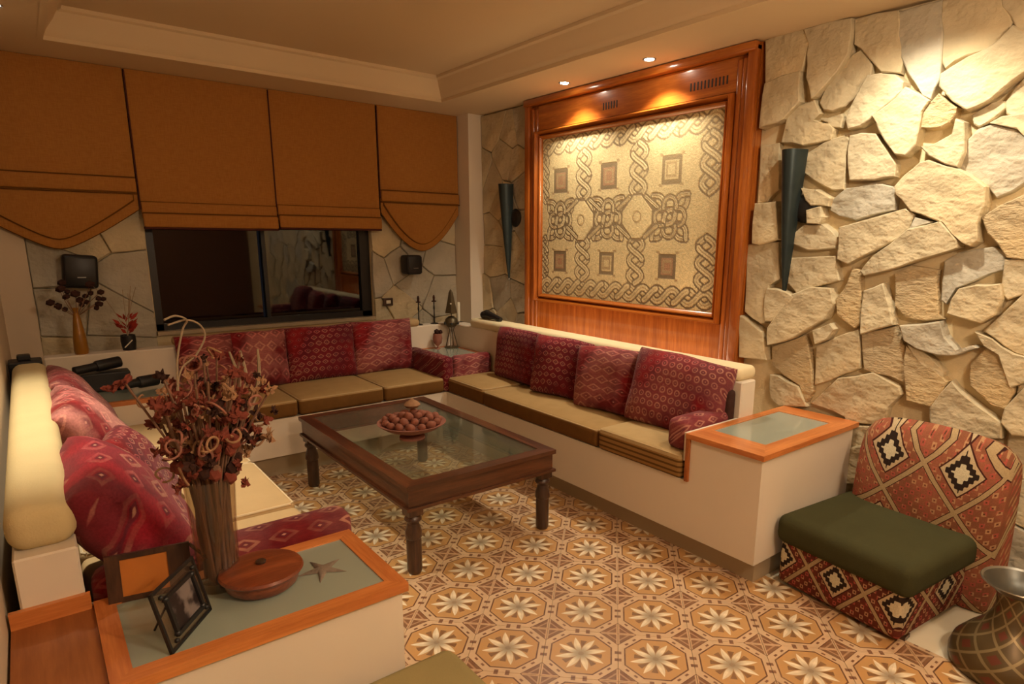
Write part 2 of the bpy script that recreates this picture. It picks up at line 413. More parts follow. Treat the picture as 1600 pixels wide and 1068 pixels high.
def PW(o):                                     # world position of an unrotated chain
    v = Vector((0, 0, 0))
    while o is not None: v += o.location; o = o.parent
    return v
def tag(o, label=None, cat=None, group=None, kind=None):
    if label: o['label'] = label
    if cat: o['category'] = cat
    if group: o['group'] = group
    if kind: o['kind'] = kind
    return o
def empty(name, loc, label, cat, group=None):
    o = bpy.data.objects.new(name, None); C.objects.link(o); o.location = loc; o.empty_display_size = .05
    return tag(o, label, cat, group)
def struct(mb, name, mat, **k): return tag(mb.build(name, mat, **k), kind='structure')

# ------------------------------------------------------------------ stones traced along the right wall: (y, z)
STONES=[[(-2.679,2.28),(-2.865,2.28),(-2.899,2.226),(-2.881,2.181),(-2.871,2.118),(-2.776,2.115),(-2.694,2.095)],
[(-2.695,2.087),(-2.777,2.104),(-2.867,2.109),(-2.873,1.986),(-2.807,1.928),(-2.777,1.916),(-2.684,1.901),(-2.69,2.04)],
[(-2.877,2.278),(-3.081,2.274),(-3.082,2.202),(-3.078,2.147),(-3.04,2.09),(-2.951,2.005),(-2.935,1.997),(-2.906,2.087),(-2.902,2.177),(-2.906,2.215)],
[(-3.091,2.274),(-3.26,2.265),(-3.272,2.171),(-3.298,2.086),(-3.293,2.038),(-3.22,2.057),(-3.183,2.103),(-3.132,2.159),(-3.102,2.179)],
[(-3.087,2.136),(-3.12,2.15),(-3.171,2.083),(-3.166,2.037),(-3.129,1.987),(-3.077,1.947),(-3.025,1.934),(-2.985,1.945),(-2.966,1.973),(-2.974,1.996),(-3.001,2.051),(-3.05,2.091)],
[(-3.179,2.035),(-3.227,2.033),(-3.286,2.019),(-3.319,1.988),(-3.316,1.957),(-3.274,1.923),(-3.225,1.892),(-3.17,1.852),(-3.12,1.844),(-3.108,1.879),(-3.123,1.925),(-3.148,1.974)],
[(-2.817,1.922),(-2.869,1.964),(-2.937,1.977),(-2.966,1.918),(-2.94,1.896),(-3.009,1.877),(-3.034,1.854),(-3.028,1.81),(-2.903,1.802),(-2.799,1.823),(-2.807,1.865)],
[(-2.968,1.902),(-3.007,1.9),(-3.065,1.909),(-3.074,1.898),(-3.069,1.855),(-3.033,1.862),(-3.009,1.882)],
[(-2.906,1.751),(-2.997,1.789),(-3.066,1.809),(-3.1,1.815),(-3.109,1.792),(-3.105,1.698),(-3.108,1.597),(-3.062,1.597),(-3.015,1.62),(-2.916,1.682)],
[(-3.127,1.807),(-3.175,1.812),(-3.229,1.801),(-3.275,1.742),(-3.32,1.681),(-3.323,1.636),(-3.247,1.629),(-3.147,1.633),(-3.133,1.696)],
[(-3.095,1.567),(-3.128,1.591),(-3.229,1.605),(-3.315,1.588),(-3.334,1.571),(-3.331,1.499),(-3.244,1.484),(-3.179,1.465),(-3.108,1.482),(-3.064,1.506),(-3.07,1.547)],
[(-2.924,1.604),(-2.995,1.593),(-3.066,1.555),(-3.059,1.522),(-2.979,1.53),(-2.953,1.552)],
[(-2.964,1.504),(-3.026,1.518),(-3.039,1.475),(-3.028,1.446),(-2.973,1.45)],
[(-2.906,1.401),(-2.953,1.436),(-3.032,1.437),(-3.111,1.375),(-3.098,1.34),(-2.976,1.333),(-2.904,1.357)],
[(-3.13,1.426),(-3.385,1.496),(-3.418,1.474),(-3.405,1.407),(-3.288,1.339),(-3.181,1.275),(-3.133,1.294)],
[(-3.243,1.244),(-3.291,1.309),(-3.414,1.412),(-3.526,1.442),(-3.59,1.375),(-3.598,1.347),(-3.57,1.335),(-3.376,1.262),(-3.26,1.227)],
[(-3.433,1.462),(-3.499,1.446),(-3.417,1.418)],
[(-3.343,1.588),(-3.375,1.628),(-3.428,1.673),(-3.458,1.677),(-3.565,1.636),(-3.661,1.569),(-3.666,1.501),(-3.653,1.439),(-3.665,1.377),(-3.644,1.359),(-3.618,1.37),(-3.54,1.448),(-3.499,1.465),(-3.419,1.492),(-3.377,1.539),(-3.351,1.559)],
[(-3.221,1.878),(-3.305,1.929),(-3.333,1.965),(-3.379,1.936),(-3.423,1.903),(-3.401,1.868),(-3.398,1.806),(-3.396,1.751),(-3.364,1.715),(-3.326,1.724),(-3.289,1.772),(-3.257,1.82)],
[(-3.408,1.813),(-3.41,1.867),(-3.432,1.899),(-3.456,1.926),(-3.522,1.869),(-3.521,1.843),(-3.504,1.819),(-3.478,1.807),(-3.442,1.807)],
[(-3.427,1.737),(-3.472,1.739),(-3.527,1.766),(-3.532,1.82),(-3.559,1.804),(-3.572,1.707),(-3.561,1.654),(-3.519,1.67),(-3.464,1.702)],
[(-3.583,1.745),(-3.61,1.778),(-3.655,1.788),(-3.725,1.765),(-3.754,1.731),(-3.782,1.708),(-3.795,1.605),(-3.74,1.558),(-3.697,1.539),(-3.667,1.579),(-3.57,1.646),(-3.58,1.694)],
[(-3.258,2.259),(-3.416,2.263),(-3.434,2.14),(-3.447,1.993),(-3.433,1.954),(-3.426,1.92),(-3.396,1.938),(-3.363,1.99),(-3.334,2.03),(-3.301,2.089),(-3.277,2.174)],
[(-3.422,2.263),(-3.605,2.257),(-3.619,2.195),(-3.655,2.135),(-3.643,2.098),(-3.596,2.063),(-3.532,2.061),(-3.494,2.048),(-3.466,2.028),(-3.452,2.052)],
[(-3.466,1.996),(-3.499,2.013),(-3.6,2.048),(-3.63,2.066),(-3.672,2.112),(-3.706,2.085),(-3.741,2.027),(-3.733,1.963),(-3.687,1.931),(-3.634,1.884),(-3.568,1.859),(-3.518,1.898),(-3.467,1.955)],
[(-3.614,2.256),(-3.708,2.252),(-3.735,2.067),(-3.679,2.118),(-3.658,2.162),(-3.628,2.196)],
[(-3.579,1.836),(-3.636,1.868),(-3.674,1.87),(-3.681,1.847),(-3.644,1.815),(-3.608,1.794),(-3.591,1.805)],
[(-3.681,1.867),(-3.727,1.94),(-3.755,1.951),(-3.772,1.834),(-3.739,1.798),(-3.691,1.829)],
[(-3.646,1.799),(-3.681,1.816),(-3.771,1.818),(-3.786,1.728),(-3.757,1.743),(-3.732,1.772),(-3.685,1.786)],
[(-3.672,1.459),(-3.786,1.529),(-3.823,1.544),(-3.858,1.309),(-3.768,1.321),(-3.703,1.402)],
[(-3.559,1.29),(-3.601,1.32),(-3.711,1.346),(-3.756,1.326),(-3.758,1.271),(-3.663,1.227),(-3.61,1.194),(-3.584,1.131),(-3.567,1.144)],
[(-3.765,1.3),(-3.858,1.303),(-3.872,1.211),(-3.791,1.166),(-3.77,1.187)],
[(-3.616,1.148),(-3.636,1.187),(-3.683,1.201),(-3.76,1.213),(-3.77,1.16),(-3.756,1.104),(-3.717,1.072),(-3.606,1.094)],
[(-3.379,1.232),(-3.432,1.264),(-3.532,1.249),(-3.531,1.199),(-3.553,1.085),(-3.575,1.069),(-3.513,1.058),(-3.438,1.065),(-3.395,1.105)],
[(-3.436,1.021),(-3.579,1.048),(-3.598,0.992),(-3.647,0.95),(-3.698,0.976),(-3.715,0.969),(-3.653,0.936),(-3.584,0.929),(-3.51,0.941),(-3.46,0.965)],
[(-3.738,1.036),(-3.791,1.107),(-3.868,1.237),(-3.908,0.96),(-3.84,0.972),(-3.772,1.018)],
[(-3.705,0.891),(-3.749,0.966),(-3.796,0.945),(-3.831,0.865),(-3.852,0.822),(-3.84,0.749),(-3.793,0.758),(-3.719,0.816)],
[(-3.589,0.695),(-3.65,0.815),(-3.701,0.765),(-3.83,0.689),(-3.838,0.633),(-3.779,0.618),(-3.607,0.611)],
[(-3.464,0.932),(-3.511,0.9),(-3.598,0.834),(-3.625,0.816),(-3.581,0.708),(-3.493,0.716),(-3.469,0.832)],
[(-3.467,0.945),(-3.531,0.923),(-3.611,0.856),(-3.61,0.834),(-3.528,0.872)],
[(-3.264,1.152),(-3.334,1.187),(-3.394,1.028),(-3.271,0.973)],
[(-3.27,0.962),(-3.397,1.006),(-3.45,0.912),(-3.468,0.785),(-3.402,0.805),(-3.298,0.814)],
[(-3.179,1.178),(-3.195,1.247),(-3.226,1.238),(-3.249,1.013),(-3.229,0.995),(-3.152,1.046),(-3.14,1.111)],
[(-2.825,0.949),(-2.934,1.112),(-3.015,1.151),(-3.107,1.152),(-3.128,1.088),(-3.093,1.018),(-2.954,0.917),(-2.833,0.866)],
[(-3.047,0.957),(-3.124,0.997),(-3.147,0.974),(-3.115,0.926),(-3.065,0.897)],
[(-3.067,0.878),(-3.164,0.938),(-3.245,0.978),(-3.266,0.814),(-3.204,0.782),(-3.074,0.702)],
[(-2.835,0.846),(-2.997,0.919),(-3.02,0.873),(-3.059,0.669),(-3.037,0.612),(-2.996,0.687),(-2.847,0.758)],
[(-3.066,0.606),(-3.186,0.745),(-3.332,0.796),(-3.443,0.756),(-3.456,0.725),(-3.409,0.661),(-3.398,0.582),(-3.241,0.557),(-3.233,0.578),(-3.121,0.599)],
[(-3.243,0.534),(-3.395,0.565),(-3.389,0.491),(-3.265,0.441)],
[(-3.272,0.431),(-3.39,0.478),(-3.393,0.322),(-3.273,0.273)],
[(-2.886,1.283),(-3.102,1.297),(-3.133,1.196),(-3.059,1.176),(-2.944,1.132),(-2.897,1.172)],
[(-2.653,1.342),(-2.822,1.355),(-2.846,1.184),(-2.789,1.152),(-2.792,0.979),(-2.773,0.968),(-2.675,1.017)],
[(-2.682,0.977),(-2.781,0.918),(-2.817,0.788),(-2.671,0.782),(-2.649,0.99)],
[(-2.801,1.132),(-2.85,1.132),(-2.935,1.104),(-2.903,1.043),(-2.835,0.987),(-2.802,0.983),(-2.792,1.093)],
[(-2.842,0.703),(-2.885,0.703),(-2.988,0.672),(-3.04,0.589),(-2.899,0.565),(-2.856,0.594)],
[(-3.847,0.75),(-3.89,0.837),(-3.922,0.867),(-3.95,0.676),(-3.877,0.662),(-3.841,0.697)],
[(-2.694,1.539),(-2.798,1.544),(-2.827,1.381),(-2.735,1.355),(-2.697,1.36)],
[(-2.682,1.815),(-2.778,1.813),(-2.791,1.614),(-2.735,1.561),(-2.686,1.554)],
[(-3.711,1.025),(-3.766,1.004),(-3.835,0.958),(-3.907,0.946),(-3.916,0.88),(-3.844,0.839),(-3.797,0.952),(-3.746,0.978)]]

# ------------------------------------------------------------------ structure
floor = struct(MB().box(-5.2, .25, -6.6, .25, -.08, -.004), 'floor', 'marble')
wall_right = struct(MB().box(.03, .25, -6.6, .25, 0, 2.6), 'wall_right', 'mortar')
wb = MB()
WX0, WX1, WZ0, WZ1 = -2.275, -.835, .775, 1.95
wb.box(-3.2, WX0, .03, .25, 0, 2.6); wb.box(WX1, .03, .03, .25, 0, 2.6)
wb.box(WX0, WX1, .03, .25, 0, WZ0); wb.box(WX0, WX1, .03, .25, WZ1, 2.6)
wall_back = struct(wb, 'wall_back', 'mortar')
wall_left = struct(MB().box(-3.2, -2.99, -3.34, .03, 0, 2.6), 'wall_left', 'plaster')
struct(MB().box(-5.2, -5.0, -6.6, -3.3, 0, 2.6).box(-5.2, -3.2, -3.4, -3.2, 0, 2.6), 'wall_far_left', 'plaster')
struct(MB().box(-5.2, .25, -6.8, -6.6, 0, 2.6), 'wall_behind', 'dark_rear')
# white column standing in the far corner and the pier in the left corner
struct(MB().box(-.115, .03, -.215, .03, 0, SOFFIT), 'trim_1', 'white')
struct(MB().box(-2.99, -2.85, -.012, .03, 0, SOFFIT), 'trim_2', 'plaster')
# ceiling: a flat tray with a dropped border all round
struct(MB().box(-5.2, .25, -6.8, .25, CEIL, 2.6), 'ceiling', 'ceiling')
IX0, IX1, IY0, IY1 = -2.66, -.47, -5.9, -.44
sf = MB()
sf.box(-5.2, .03, IY1, .03, SOFFIT, CEIL); sf.box(-5.2, IX0, IY0, IY1, SOFFIT, CEIL)
sf.box(IX1, .03, IY0, IY1, SOFFIT, CEIL); sf.box(-5.2, .03, -6.6, IY0, SOFFIT, CEIL)
struct(sf, 'ceiling_border', 'ceiling')
def crown(poly_fn, name):
    mb = MB()
    prof = [(-.02, -.003), (.004, -.003), (.004, .016), (.012, .022), (.022, .045), (.05, .085), (.068, .12), (.085, .128), (.085, .145)]
    cor = [(IX0, IY0, 1, 1), (IX1, IY0, -1, 1), (IX1, IY1, -1, -1), (IX0, IY1, 1, -1)]
    rings = [[mb.b.verts.new((x+sx*p, y+sy*p, SOFFIT+q)) for p, q in prof] for x, y, sx, sy in cor]
    for i in range(4):
        a, b = rings[i], rings[(i+1) % 4]
        for k in range(len(prof)-1): mb.b.faces.new((a[k], b[k], b[k+1], a[k+1]))
    return mb
struct(crown(None, ''), 'trim_3', 'ceiling', smooth=30)

# ---- stones as parts of the walls
def clip(poly, a, b, c):                       # keep a*x+b*y<=c
    out = []
    for i in range(len(poly)):
        p, q = poly[i], poly[(i+1) % len(poly)]; dp = a*p[0]+b*p[1]-c; dq = a*q[0]+b*q[1]-c
        if dp <= 0: out.append(p)
        if dp*dq < 0:
            t = dp/(dp-dq); out.append((p[0]+(q[0]-p[0])*t, p[1]+(q[1]-p[1])*t))
    return out
def voronoi(rect, seeds):
    cells = []
    for i, s in enumerate(seeds):
        poly = [(rect[0], rect[2]), (rect[1], rect[2]), (rect[1], rect[3]), (rect[0], rect[3])]
        for j, t in enumerate(seeds):
            if i == j: continue
            a, b = t[0]-s[0], t[1]-s[1]; c = (t[0]**2+t[1]**2-s[0]**2-s[1]**2)/2
            poly = clip(poly, a, b, c)
            if len(poly) < 3: break
        if len(poly) >= 3: cells.append(poly)
    return cells
def shrink(poly, d):
    cx = sum(p[0] for p in poly)/len(poly); cy = sum(p[1] for p in poly)/len(poly); out = []
    for x, y in poly:
        l = math.hypot(x-cx, y-cy) or 1; k = max(0, 1-d/l); out.append((cx+(x-cx)*k, cy+(y-cy)*k))
    return out
def area(poly):
    return sum(poly[i][0]*poly[(i+1) % len(poly)][1]-poly[(i+1) % len(poly)][0]*poly[i][1] for i in range(len(poly)))/2
def stone_obj(poly, plane, wall, mat, th):
    """poly is (along, z); plane 'x': face looks to -x, 'y': face looks to -y"""
    if area(poly) < 0: poly = poly[::-1]
    # break the long edges a little so the outline is not ruled
    P = []
    for i in range(len(poly)):
        p, q = poly[i], poly[(i+1) % len(poly)]; P.append(p); L = math.hypot(q[0]-p[0], q[1]-p[1])
        if L > .07:
            j = (random.random()-.5)*.10*min(L, .12); P.append(((p[0]+q[0])/2 + (q[1]-p[1])/L*j, (p[1]+q[1])/2 - (q[0]-p[0])/L*j))
    cx = sum(p[0] for p in P)/len(P); cy = sum(p[1] for p in P)/len(P)
    ta, tb = (random.random()-.5)*.07, (random.random()-.5)*.06
    P = shrink(P, -.004)
    rings = [(shrink(P, -.003), 0), (P, th-.004), (shrink(P, .005), th)]
    def W3(p, h):
        d = .03 - h
        if h > .003: d += (p[0]-cx)*ta + (p[1]-cy)*tb
        return (d, p[0], p[1]) if plane == 'x' else (p[0], d, p[1])
    mb = MB(); rv = [[mb.b.verts.new(W3(p, h)) for p in r] for r, h in rings]
    for a, b in zip(rv, rv[1:]):
        for i in range(len(a)): mb.b.faces.new((a[i], a[(i+1) % len(a)], b[(i+1) % len(a)], b[i]))
    mb.b.faces.new(rv[-1])
    o = (.03, cx, cy) if plane == 'x' else (cx, .03, cy)
    ob = mb.build('stone', mat, parent=wall, origin=o)
    return ob
for i, pl in enumerate(STONES):
    a = abs(area(pl)); rough = i in (19, 33, 36, 41, 42, 37+1, 46, 29)
    grey = i in (10, 21, 34, 30, 22, 16)
    stone_obj(shrink(pl, -.004 if a > .01 else 0), 'x', wall_right, 'stonerough' if rough else ('stonegrey' if grey else 'stone'),
              random.choice([.034, .042, .050, .058, .066]) if pl[0][1] > -0 else .04)
def seeds(rect, step, jit=.42):
    out = []; nx = max(1, round((rect[1]-rect[0])/step)); ny = max(1, round((rect[3]-rect[2])/step))
    for i in range(nx):
        for j in range(ny):
            out.append((rect[0]+(i+.5+(random.random()-.5)*2*jit+(j % 2-.5)*.3)*(rect[1]-rect[0])/nx, rect[2]+(j+.5+(random.random()-.5)*2*jit)*(rect[3]-rect[2])/ny))
    return out
def fill(rect, plane, wall, step, th=(.026, .045)):
    for c in voronoi(rect, seeds(rect, step)):
        if abs(area(c)) > .0012: stone_obj(shrink(c, .009), plane, wall, random.choice(['stone', 'stone', 'stonegrey']), random.uniform(*th))
fill((-.86, -.215, .60, 2.28), 'x', wall_right, .24, (.02, .034))
fill((-5.4, -3.86, 0, 2.28), 'x', wall_right, .25)
fill((-3.86, -3.30, 0, .43), 'x', wall_right, .17)
fill((-2.85, WX0-.002, .55, 1.75), 'y', wall_back, .23, (.018, .03))
fill((WX1+.002, -.115, .55, 1.75), 'y', wall_back, .22, (.018, .03))

# ---- floor tiles, laid on the diagonal inside the marble border
S_T = .25; gx, gy = -1.746, -2.989; s_ = S_T/math.sqrt(2)
FX0, FX1, FY0, FY1 = -2.95, -.62, -5.6, -.60
base_tile = None
for i in range(-24, 26):
    for j in range(-24, 26):
        cx = gx+(i+j)*s_; cy = gy+(j-i)*s_
        if cx < FX0-.18 or cx > FX1+.18 or cy < FY0-.18 or cy > FY1+.18: continue
        if cx < -2.3 and cy > -3.35: continue
        if cy < -4.3: continue
        h = S_T/2 - .0006; P = [(-h, -h), (h, -h), (h, h), (-h, h)]
        c45, s45 = math.cos(-PI/4), math.sin(-PI/4)
        Wp = [(cx+x*c45-y*s45, cy+x*s45+y*c45) for x, y in P]
        whole = all(FX0 <= a <= FX1 and FY0 <= b <= FY1 for a, b in Wp)
        if whole and base_tile is not None:
            o = bpy.data.objects.new('tile', base_tile); C.objects.link(o)
        else:
            for a, b, c in ((1, 0, FX1), (-1, 0, -FX0), (0, 1, FY1), (0, -1, -FY0)): Wp = clip(Wp, a, b, c) if len(Wp) > 2 else []
            if len(Wp) < 3 or abs(area(Wp)) < .0008: continue
            L = [((x-cx)*c45+(y-cy)*s45, -(x-cx)*s45+(y-cy)*c45) for x, y in Wp]
            if area(L) < 0: L = L[::-1]
            me = bpy.data.meshes.new('tile'); n = len(L)
            L2 = shrink(L, .0012)
            me.from_pydata([(x, y, -.006) for x, y in L]+[(x, y, -.0012) for x, y in L]+[(x, y, 0) for x, y in L2], [],
                           [[k, (k+1) % n, n+(k+1) % n, n+k] for k in range(n)]+[[n+k, n+(k+1) % n, 2*n+(k+1) % n, 2*n+k] for k in range(n)]+[list(range(2*n, 3*n))])
            me.materials.append(MT['tile']); o = bpy.data.objects.new('tile', me); C.objects.link(o)
            if whole: base_tile = me
        o.parent = floor; o.location = (cx, cy, 0); o.rotation_euler = (0, 0, -PI/4)

# ---- window
w1 = bpy.data.objects.new('window_1', None); C.objects.link(w1); w1.location = ((WX0+WX1)/2, .1, WZ0); tag(w1, kind='structure')
fr = MB(); t = .045
fr.box(WX0, WX1, .06, .12, WZ0, WZ0+t); fr.box(WX0, WX1, .06, .12, WZ1-t, WZ1)
fr.box(WX0, WX0+t, .06, .12, WZ0, WZ1); fr.box(WX1-.075, WX1, .06, .12, WZ0, WZ1)
fr.build('window_frame', 'blackmetal', w1)
MB().box(-1.60, -1.575, .065, .115, WZ0+t, WZ1-t).build('mullion', 'blackmetal', w1)
MB().box(WX0+t, -1.62, .085, .092, WZ0+t, WZ1-t).build('pane', 'pane', w1)
MB().box(-1.57, WX1-.075, .085, .092, WZ0+t, WZ1-t).build('pane', 'pane', w1)
MB().box(WX0, WX1, -.0, .06, WZ0-.02, WZ0+.004).build('window_sill', 'plinth', w1)

# ------------------------------------------------------------------ built-in benches
# right bench (front face x=-.757), back bench (front face y=-.90), left bench (front face x=-2.24)
def side_top(name, x0, x1, y0, y1, z, bx0, bx1, by0, by1, parent):
    """wooden frame of four mitred rails round an inset pane"""
    for q in ([(x0, y0), (x1, y0), (bx1, by0), (bx0, by0)], [(x1, y0), (x1, y1), (bx1, by1), (bx1, by0)],
              [(x1, y1), (x0, y1), (bx0, by1), (bx1, by1)], [(x0, y1), (x0, y0), (bx0, by0), (bx0, by1)]):
        mb = MB().prism(q, 2, z-.022, z)
        along_x = abs(q[0][1]-q[1][1]) < 1e-6
        mb.build('rail', 'wood_x' if along_x else 'wood_t', parent)
    MB().box(bx0-.004, bx1+.004, by0-.004, by1+.004, z-.014, z-.003).build('glass_inset', 'aqua', parent)

# right
RX = -.757
rb = empty('built_in_bench', (-.4, -2, 0), 'cream masonry bench along the stone wall, under the framed mosaic', 'bench')
MB().box(RX, -.03, -2.93, -.93, .10, .352).box(RX, -.03, -3.288, -2.93, .10, .545).build('bench_body', 'white', rb)
MB().box(RX+.05, -.03, -3.262, -.96, 0, .10).build('plinth', 'plinth', rb)
MB().box(-.385, -.275, -2.93, -.28, .352, .735, .006, 1).build('back_wall', 'white', rb)
st = MB().box(-.392, -.245, -2.915, -.62, .73, .798, .028, 4); st.build('top_pad', 'padlit', rb, smooth=35)
MB().box(RX-.012, -.385, -2.948, -2.93, .352, .548).build('wooden_end_board', 'wood_z', rb)
rt = empty('side_table_top', (-.38, -3.1, .545), 'orange wood top with grey-green glass at the end of the stone-wall bench', 'table top', )
side_top('', RX-.014, -.006, -3.302, -2.93, .567, -.640, -.125, -3.225, -2.972, rt)
MB().box(RX-.004, -.39, -2.9295, -2.915, .44, .5655).build('inner_end_panel', 'white', rb)

# back
BY = -.904
bb = empty('built_in_bench', (-1.5, -.5, 0), 'cream masonry bench under the dark window, along the back wall', 'bench')
MB().box(-2.853, RX, BY, -.002, .13, .352).box(-.698, -.118, -.838, -.30, .10, .545).box(RX, -.698, -.9295, -.30, .10, .352).box(-.698, -.12, -.9295, -.838, .10, .352).build('bench_body', 'white', bb)
MB().box(-2.2, RX-.005, BY+.06, -.01, 0, .13).build('plinth', 'plinth', bb)
MB().box(-2.853, -.275, -.385, -.275, .352, .735, .006, 1).build('back_wall', 'white', bb)
MB().box(-2.25, -.665, -.395, -.262, .73, .79, .028, 4).build('top_pad', 'tan', bb, smooth=35)
MB().box(-2.84, -.12, -.275, -.002, .3, .55).build('sill_infill', 'white', bb)
ct = empty('corner_table_top', (-.5, -.6, .545), 'grey-green glass corner table top holding the pointed lantern', 'table top')
side_top('', -.700, -.392, -.840, -.387, .567, -.672, -.42, -.812, -.41, ct)
lc = empty('corner_table_top', (-2.7, -.6, .545), 'corner table top below the amber vase, mostly hidden by the kilim cushions', 'table top')
MB().box(-2.851, -2.30, -.90, -.387, .352, .545).build('corner_block', 'white', lc)
side_top('', -2.85, -2.30, -.90, -.387, .567, -2.82, -2.33, -.87, -.41, lc)

# left
LX = -2.24
lb = empty('built_in_bench', (-2.6, -2, 0), 'cream masonry bench along the left wall, nearest the camera', 'bench')
MB().box(-2.985, LX, -2.93, -.905, .10, .352).box(-2.985, -2.262, -3.278, -2.93, .06, .545).build('bench_body', 'white', lb)
MB().box(-2.98, LX-.05, -2.93, -.93, 0, .10).box(-2.98, -2.30, -3.25, -2.93, 0, .06).build('plinth', 'plinth', lb)
MB().box(-2.965, -2.853, -2.93, -.905, .352, .705, .004, 1).build('back_wall', 'white', lb)
MB().box(-2.972, -2.846, -2.905, -.88, .70, .80, .04, 5).build('top_pad', 'cream', lb, smooth=35)
MB().box(-2.853, LX-.005, -2.93, -2.918, .352, .56).build('inner_end_panel', 'white', lb)
lt = empty('side_table_top', (-2.55, -3.1, .545), 'large orange wood table top with glass in the lower left, under the wooden box', 'table top')
side_top('', -2.842, -2.250, -3.290, -2.93, .567, -2.803, -2.292, -3.248, -2.972, lt)
MB().box(-2.985, -2.8425, -3.34, -2.9305, .5455, .558).build('side_board', 'wood_d', lt)
MB().box(-2.985, -2.845, -2.944, -2.9305, .555, .595).build('back_strip', 'wood_x', lt)
struct(MB().box(-3.2, -2.9865, -3.42, -3.341, 0, 1.3), 'trim_4', 'white')

# ------------------------------------------------------------------ seat cushions
def seat(x0, x1, y0, y1, z0, z1, mat, label, group, pipe=True, r=.022):
    e = empty('seat_cushion', ((x0+x1)/2, (y0+y1)/2, z0), label, 'cushion', group)
    mb = MB().box(x0, x1, y0, y1, z0, z1, r, 4)
    # a soft crown: subdivide the top and lift it
    bmesh.ops.subdivide_edges(mb.b, edges=[ed for ed in mb.b.edges if ed.calc_length() > .12], cuts=5, use_grid_fill=True)
    for v in mb.b.verts:
        if v.co.z > (z0+z1)/2:
            u = 1-abs((v.co.x-(x0+x1)/2)/((x1-x0)/2))**3; w = 1-abs((v.co.y-(y0+y1)/2)/((y1-y0)/2))**3
            v.co.z += .010*max(0, u)*max(0, w)
    mb.build('cushion_cover', mat, e, smooth=50, origin=((x0+x1)/2, (y0+y1)/2, z0))
    if pipe:
        p = .008; zt = z1-.006
        c = [(x0+p+.01, y0+p, zt), (x1-p-.01, y0+p, zt), (x1-p, y0+p+.01, zt), (x1-p, y1-p-.01, zt), (x1-p-.01, y1-p, zt), (x0+p+.01, y1-p, zt), (x0+p, y1-p-.01, zt), (x0+p, y0+p+.01, zt), (x0+p+.01, y0+p, zt)]
        MB().tube(c, .0045, 5).build('piping', 'piping' if mat == 'tan' else 'tan', e, smooth=True)
    return e
G = 'tan seat cushions on the stone-wall bench'
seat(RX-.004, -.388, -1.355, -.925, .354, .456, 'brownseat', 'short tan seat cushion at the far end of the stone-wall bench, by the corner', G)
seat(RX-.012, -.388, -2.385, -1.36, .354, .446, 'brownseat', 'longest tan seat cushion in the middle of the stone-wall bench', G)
seat(RX-.018, -.388, -2.912, -2.395, .354, .462, 'striped', 'tan seat cushion with striped sides against the near end table', G)
G = 'tan seat cushions under the window'
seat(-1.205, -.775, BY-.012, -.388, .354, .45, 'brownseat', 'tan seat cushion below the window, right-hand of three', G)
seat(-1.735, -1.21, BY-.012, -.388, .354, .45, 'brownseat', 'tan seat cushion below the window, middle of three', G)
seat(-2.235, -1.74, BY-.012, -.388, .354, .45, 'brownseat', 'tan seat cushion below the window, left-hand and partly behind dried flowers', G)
G = 'tan seat cushions on the left bench'
seat(-2.85, LX+.01, -1.36, -.925, .354, .45, 'tan', 'tan seat cushion on the left bench farthest from the camera', G)
seat(-2.85, LX+.012, -1.838, -1.368, .354, .452, 'tan', 'tan seat cushion on the left bench, middle one behind the flowers', G)
seat(-2.85, LX+.014, -2.38, -1.846, .354, .454, 'tan', 'tan seat cushion with pale piping in front of the left bolster', G)
seat(-2.85, LX+.012, -2.80, -2.388, .354, .446, 'tan', 'tan seat cushion on the left bench beside the near bolster', G, False)

# ------------------------------------------------------------------ kilim cushions
def pillow_mesh(w, h, t, mat, name, sag=0., n=15, rnd=0):
    """face in local x/z, thickness in y, base line at z=0"""
    mb = MB(); rs = random.Random(rnd); ph = [rs.uniform(0, 6) for _ in range(6)]
    def pt(u, v, side):
        e = max(0, (1-abs(u)**3.4))*max(0, (1-abs(v)**3.4)); th = t/2*(e**.40)
        pin = 1-.05*(1-abs(v))*abs(u)**4; pv = 1-.05*(1-abs(u))*abs(v)**4
        wr = .006*math.sin(u*4+ph[0]+v*2)*e + .003*math.sin(v*6+ph[1]-u*3)*e
        return Vector((u*w/2*pin, side*th + wr, h/2 + v*h/2*pv - sag*abs(u)*max(0, v)*h*.12 + .002*math.sin(u*5+ph[2])))
    g = {}
    for s in (1, -1):
        for i in range(n+1):
            for j in range(n+1):
                u, v = math.sin((-1+2*i/n)*PI/2), math.sin((-1+2*j/n)*PI/2)
                if s == -1 and (i in (0, n) or j in (0, n)): g[s, i, j] = g[1, i, j]
                else: g[s, i, j] = mb.b.verts.new(pt(u, v, s))
        for i in range(n):
            for j in range(n):
                f = [g[s, i, j], g[s, i+1, j], g[s, i+1, j+1], g[s, i, j+1]]
                mb.b.faces.new(f if s == -1 else f[::-1])
    return mb
def pillow(label, group, x, y, z, rz, lean, w, h, t, mat, roll=0, sag=.4, rnd=0, backm=None):
    o = pillow_mesh(w, h, t, mat, 'kilim_cushion', sag, rnd=rnd).build('kilim_cushion', mat, smooth='all')
    o.location = (x, y, z); o.rotation_euler = (Matrix.Rotation(rz, 3, 'Z') @ Matrix.Rotation(lean, 3, 'X') @ Matrix.Rotation(roll, 3, 'Y')).to_euler()
    return tag(o, label, 'cushion', group)
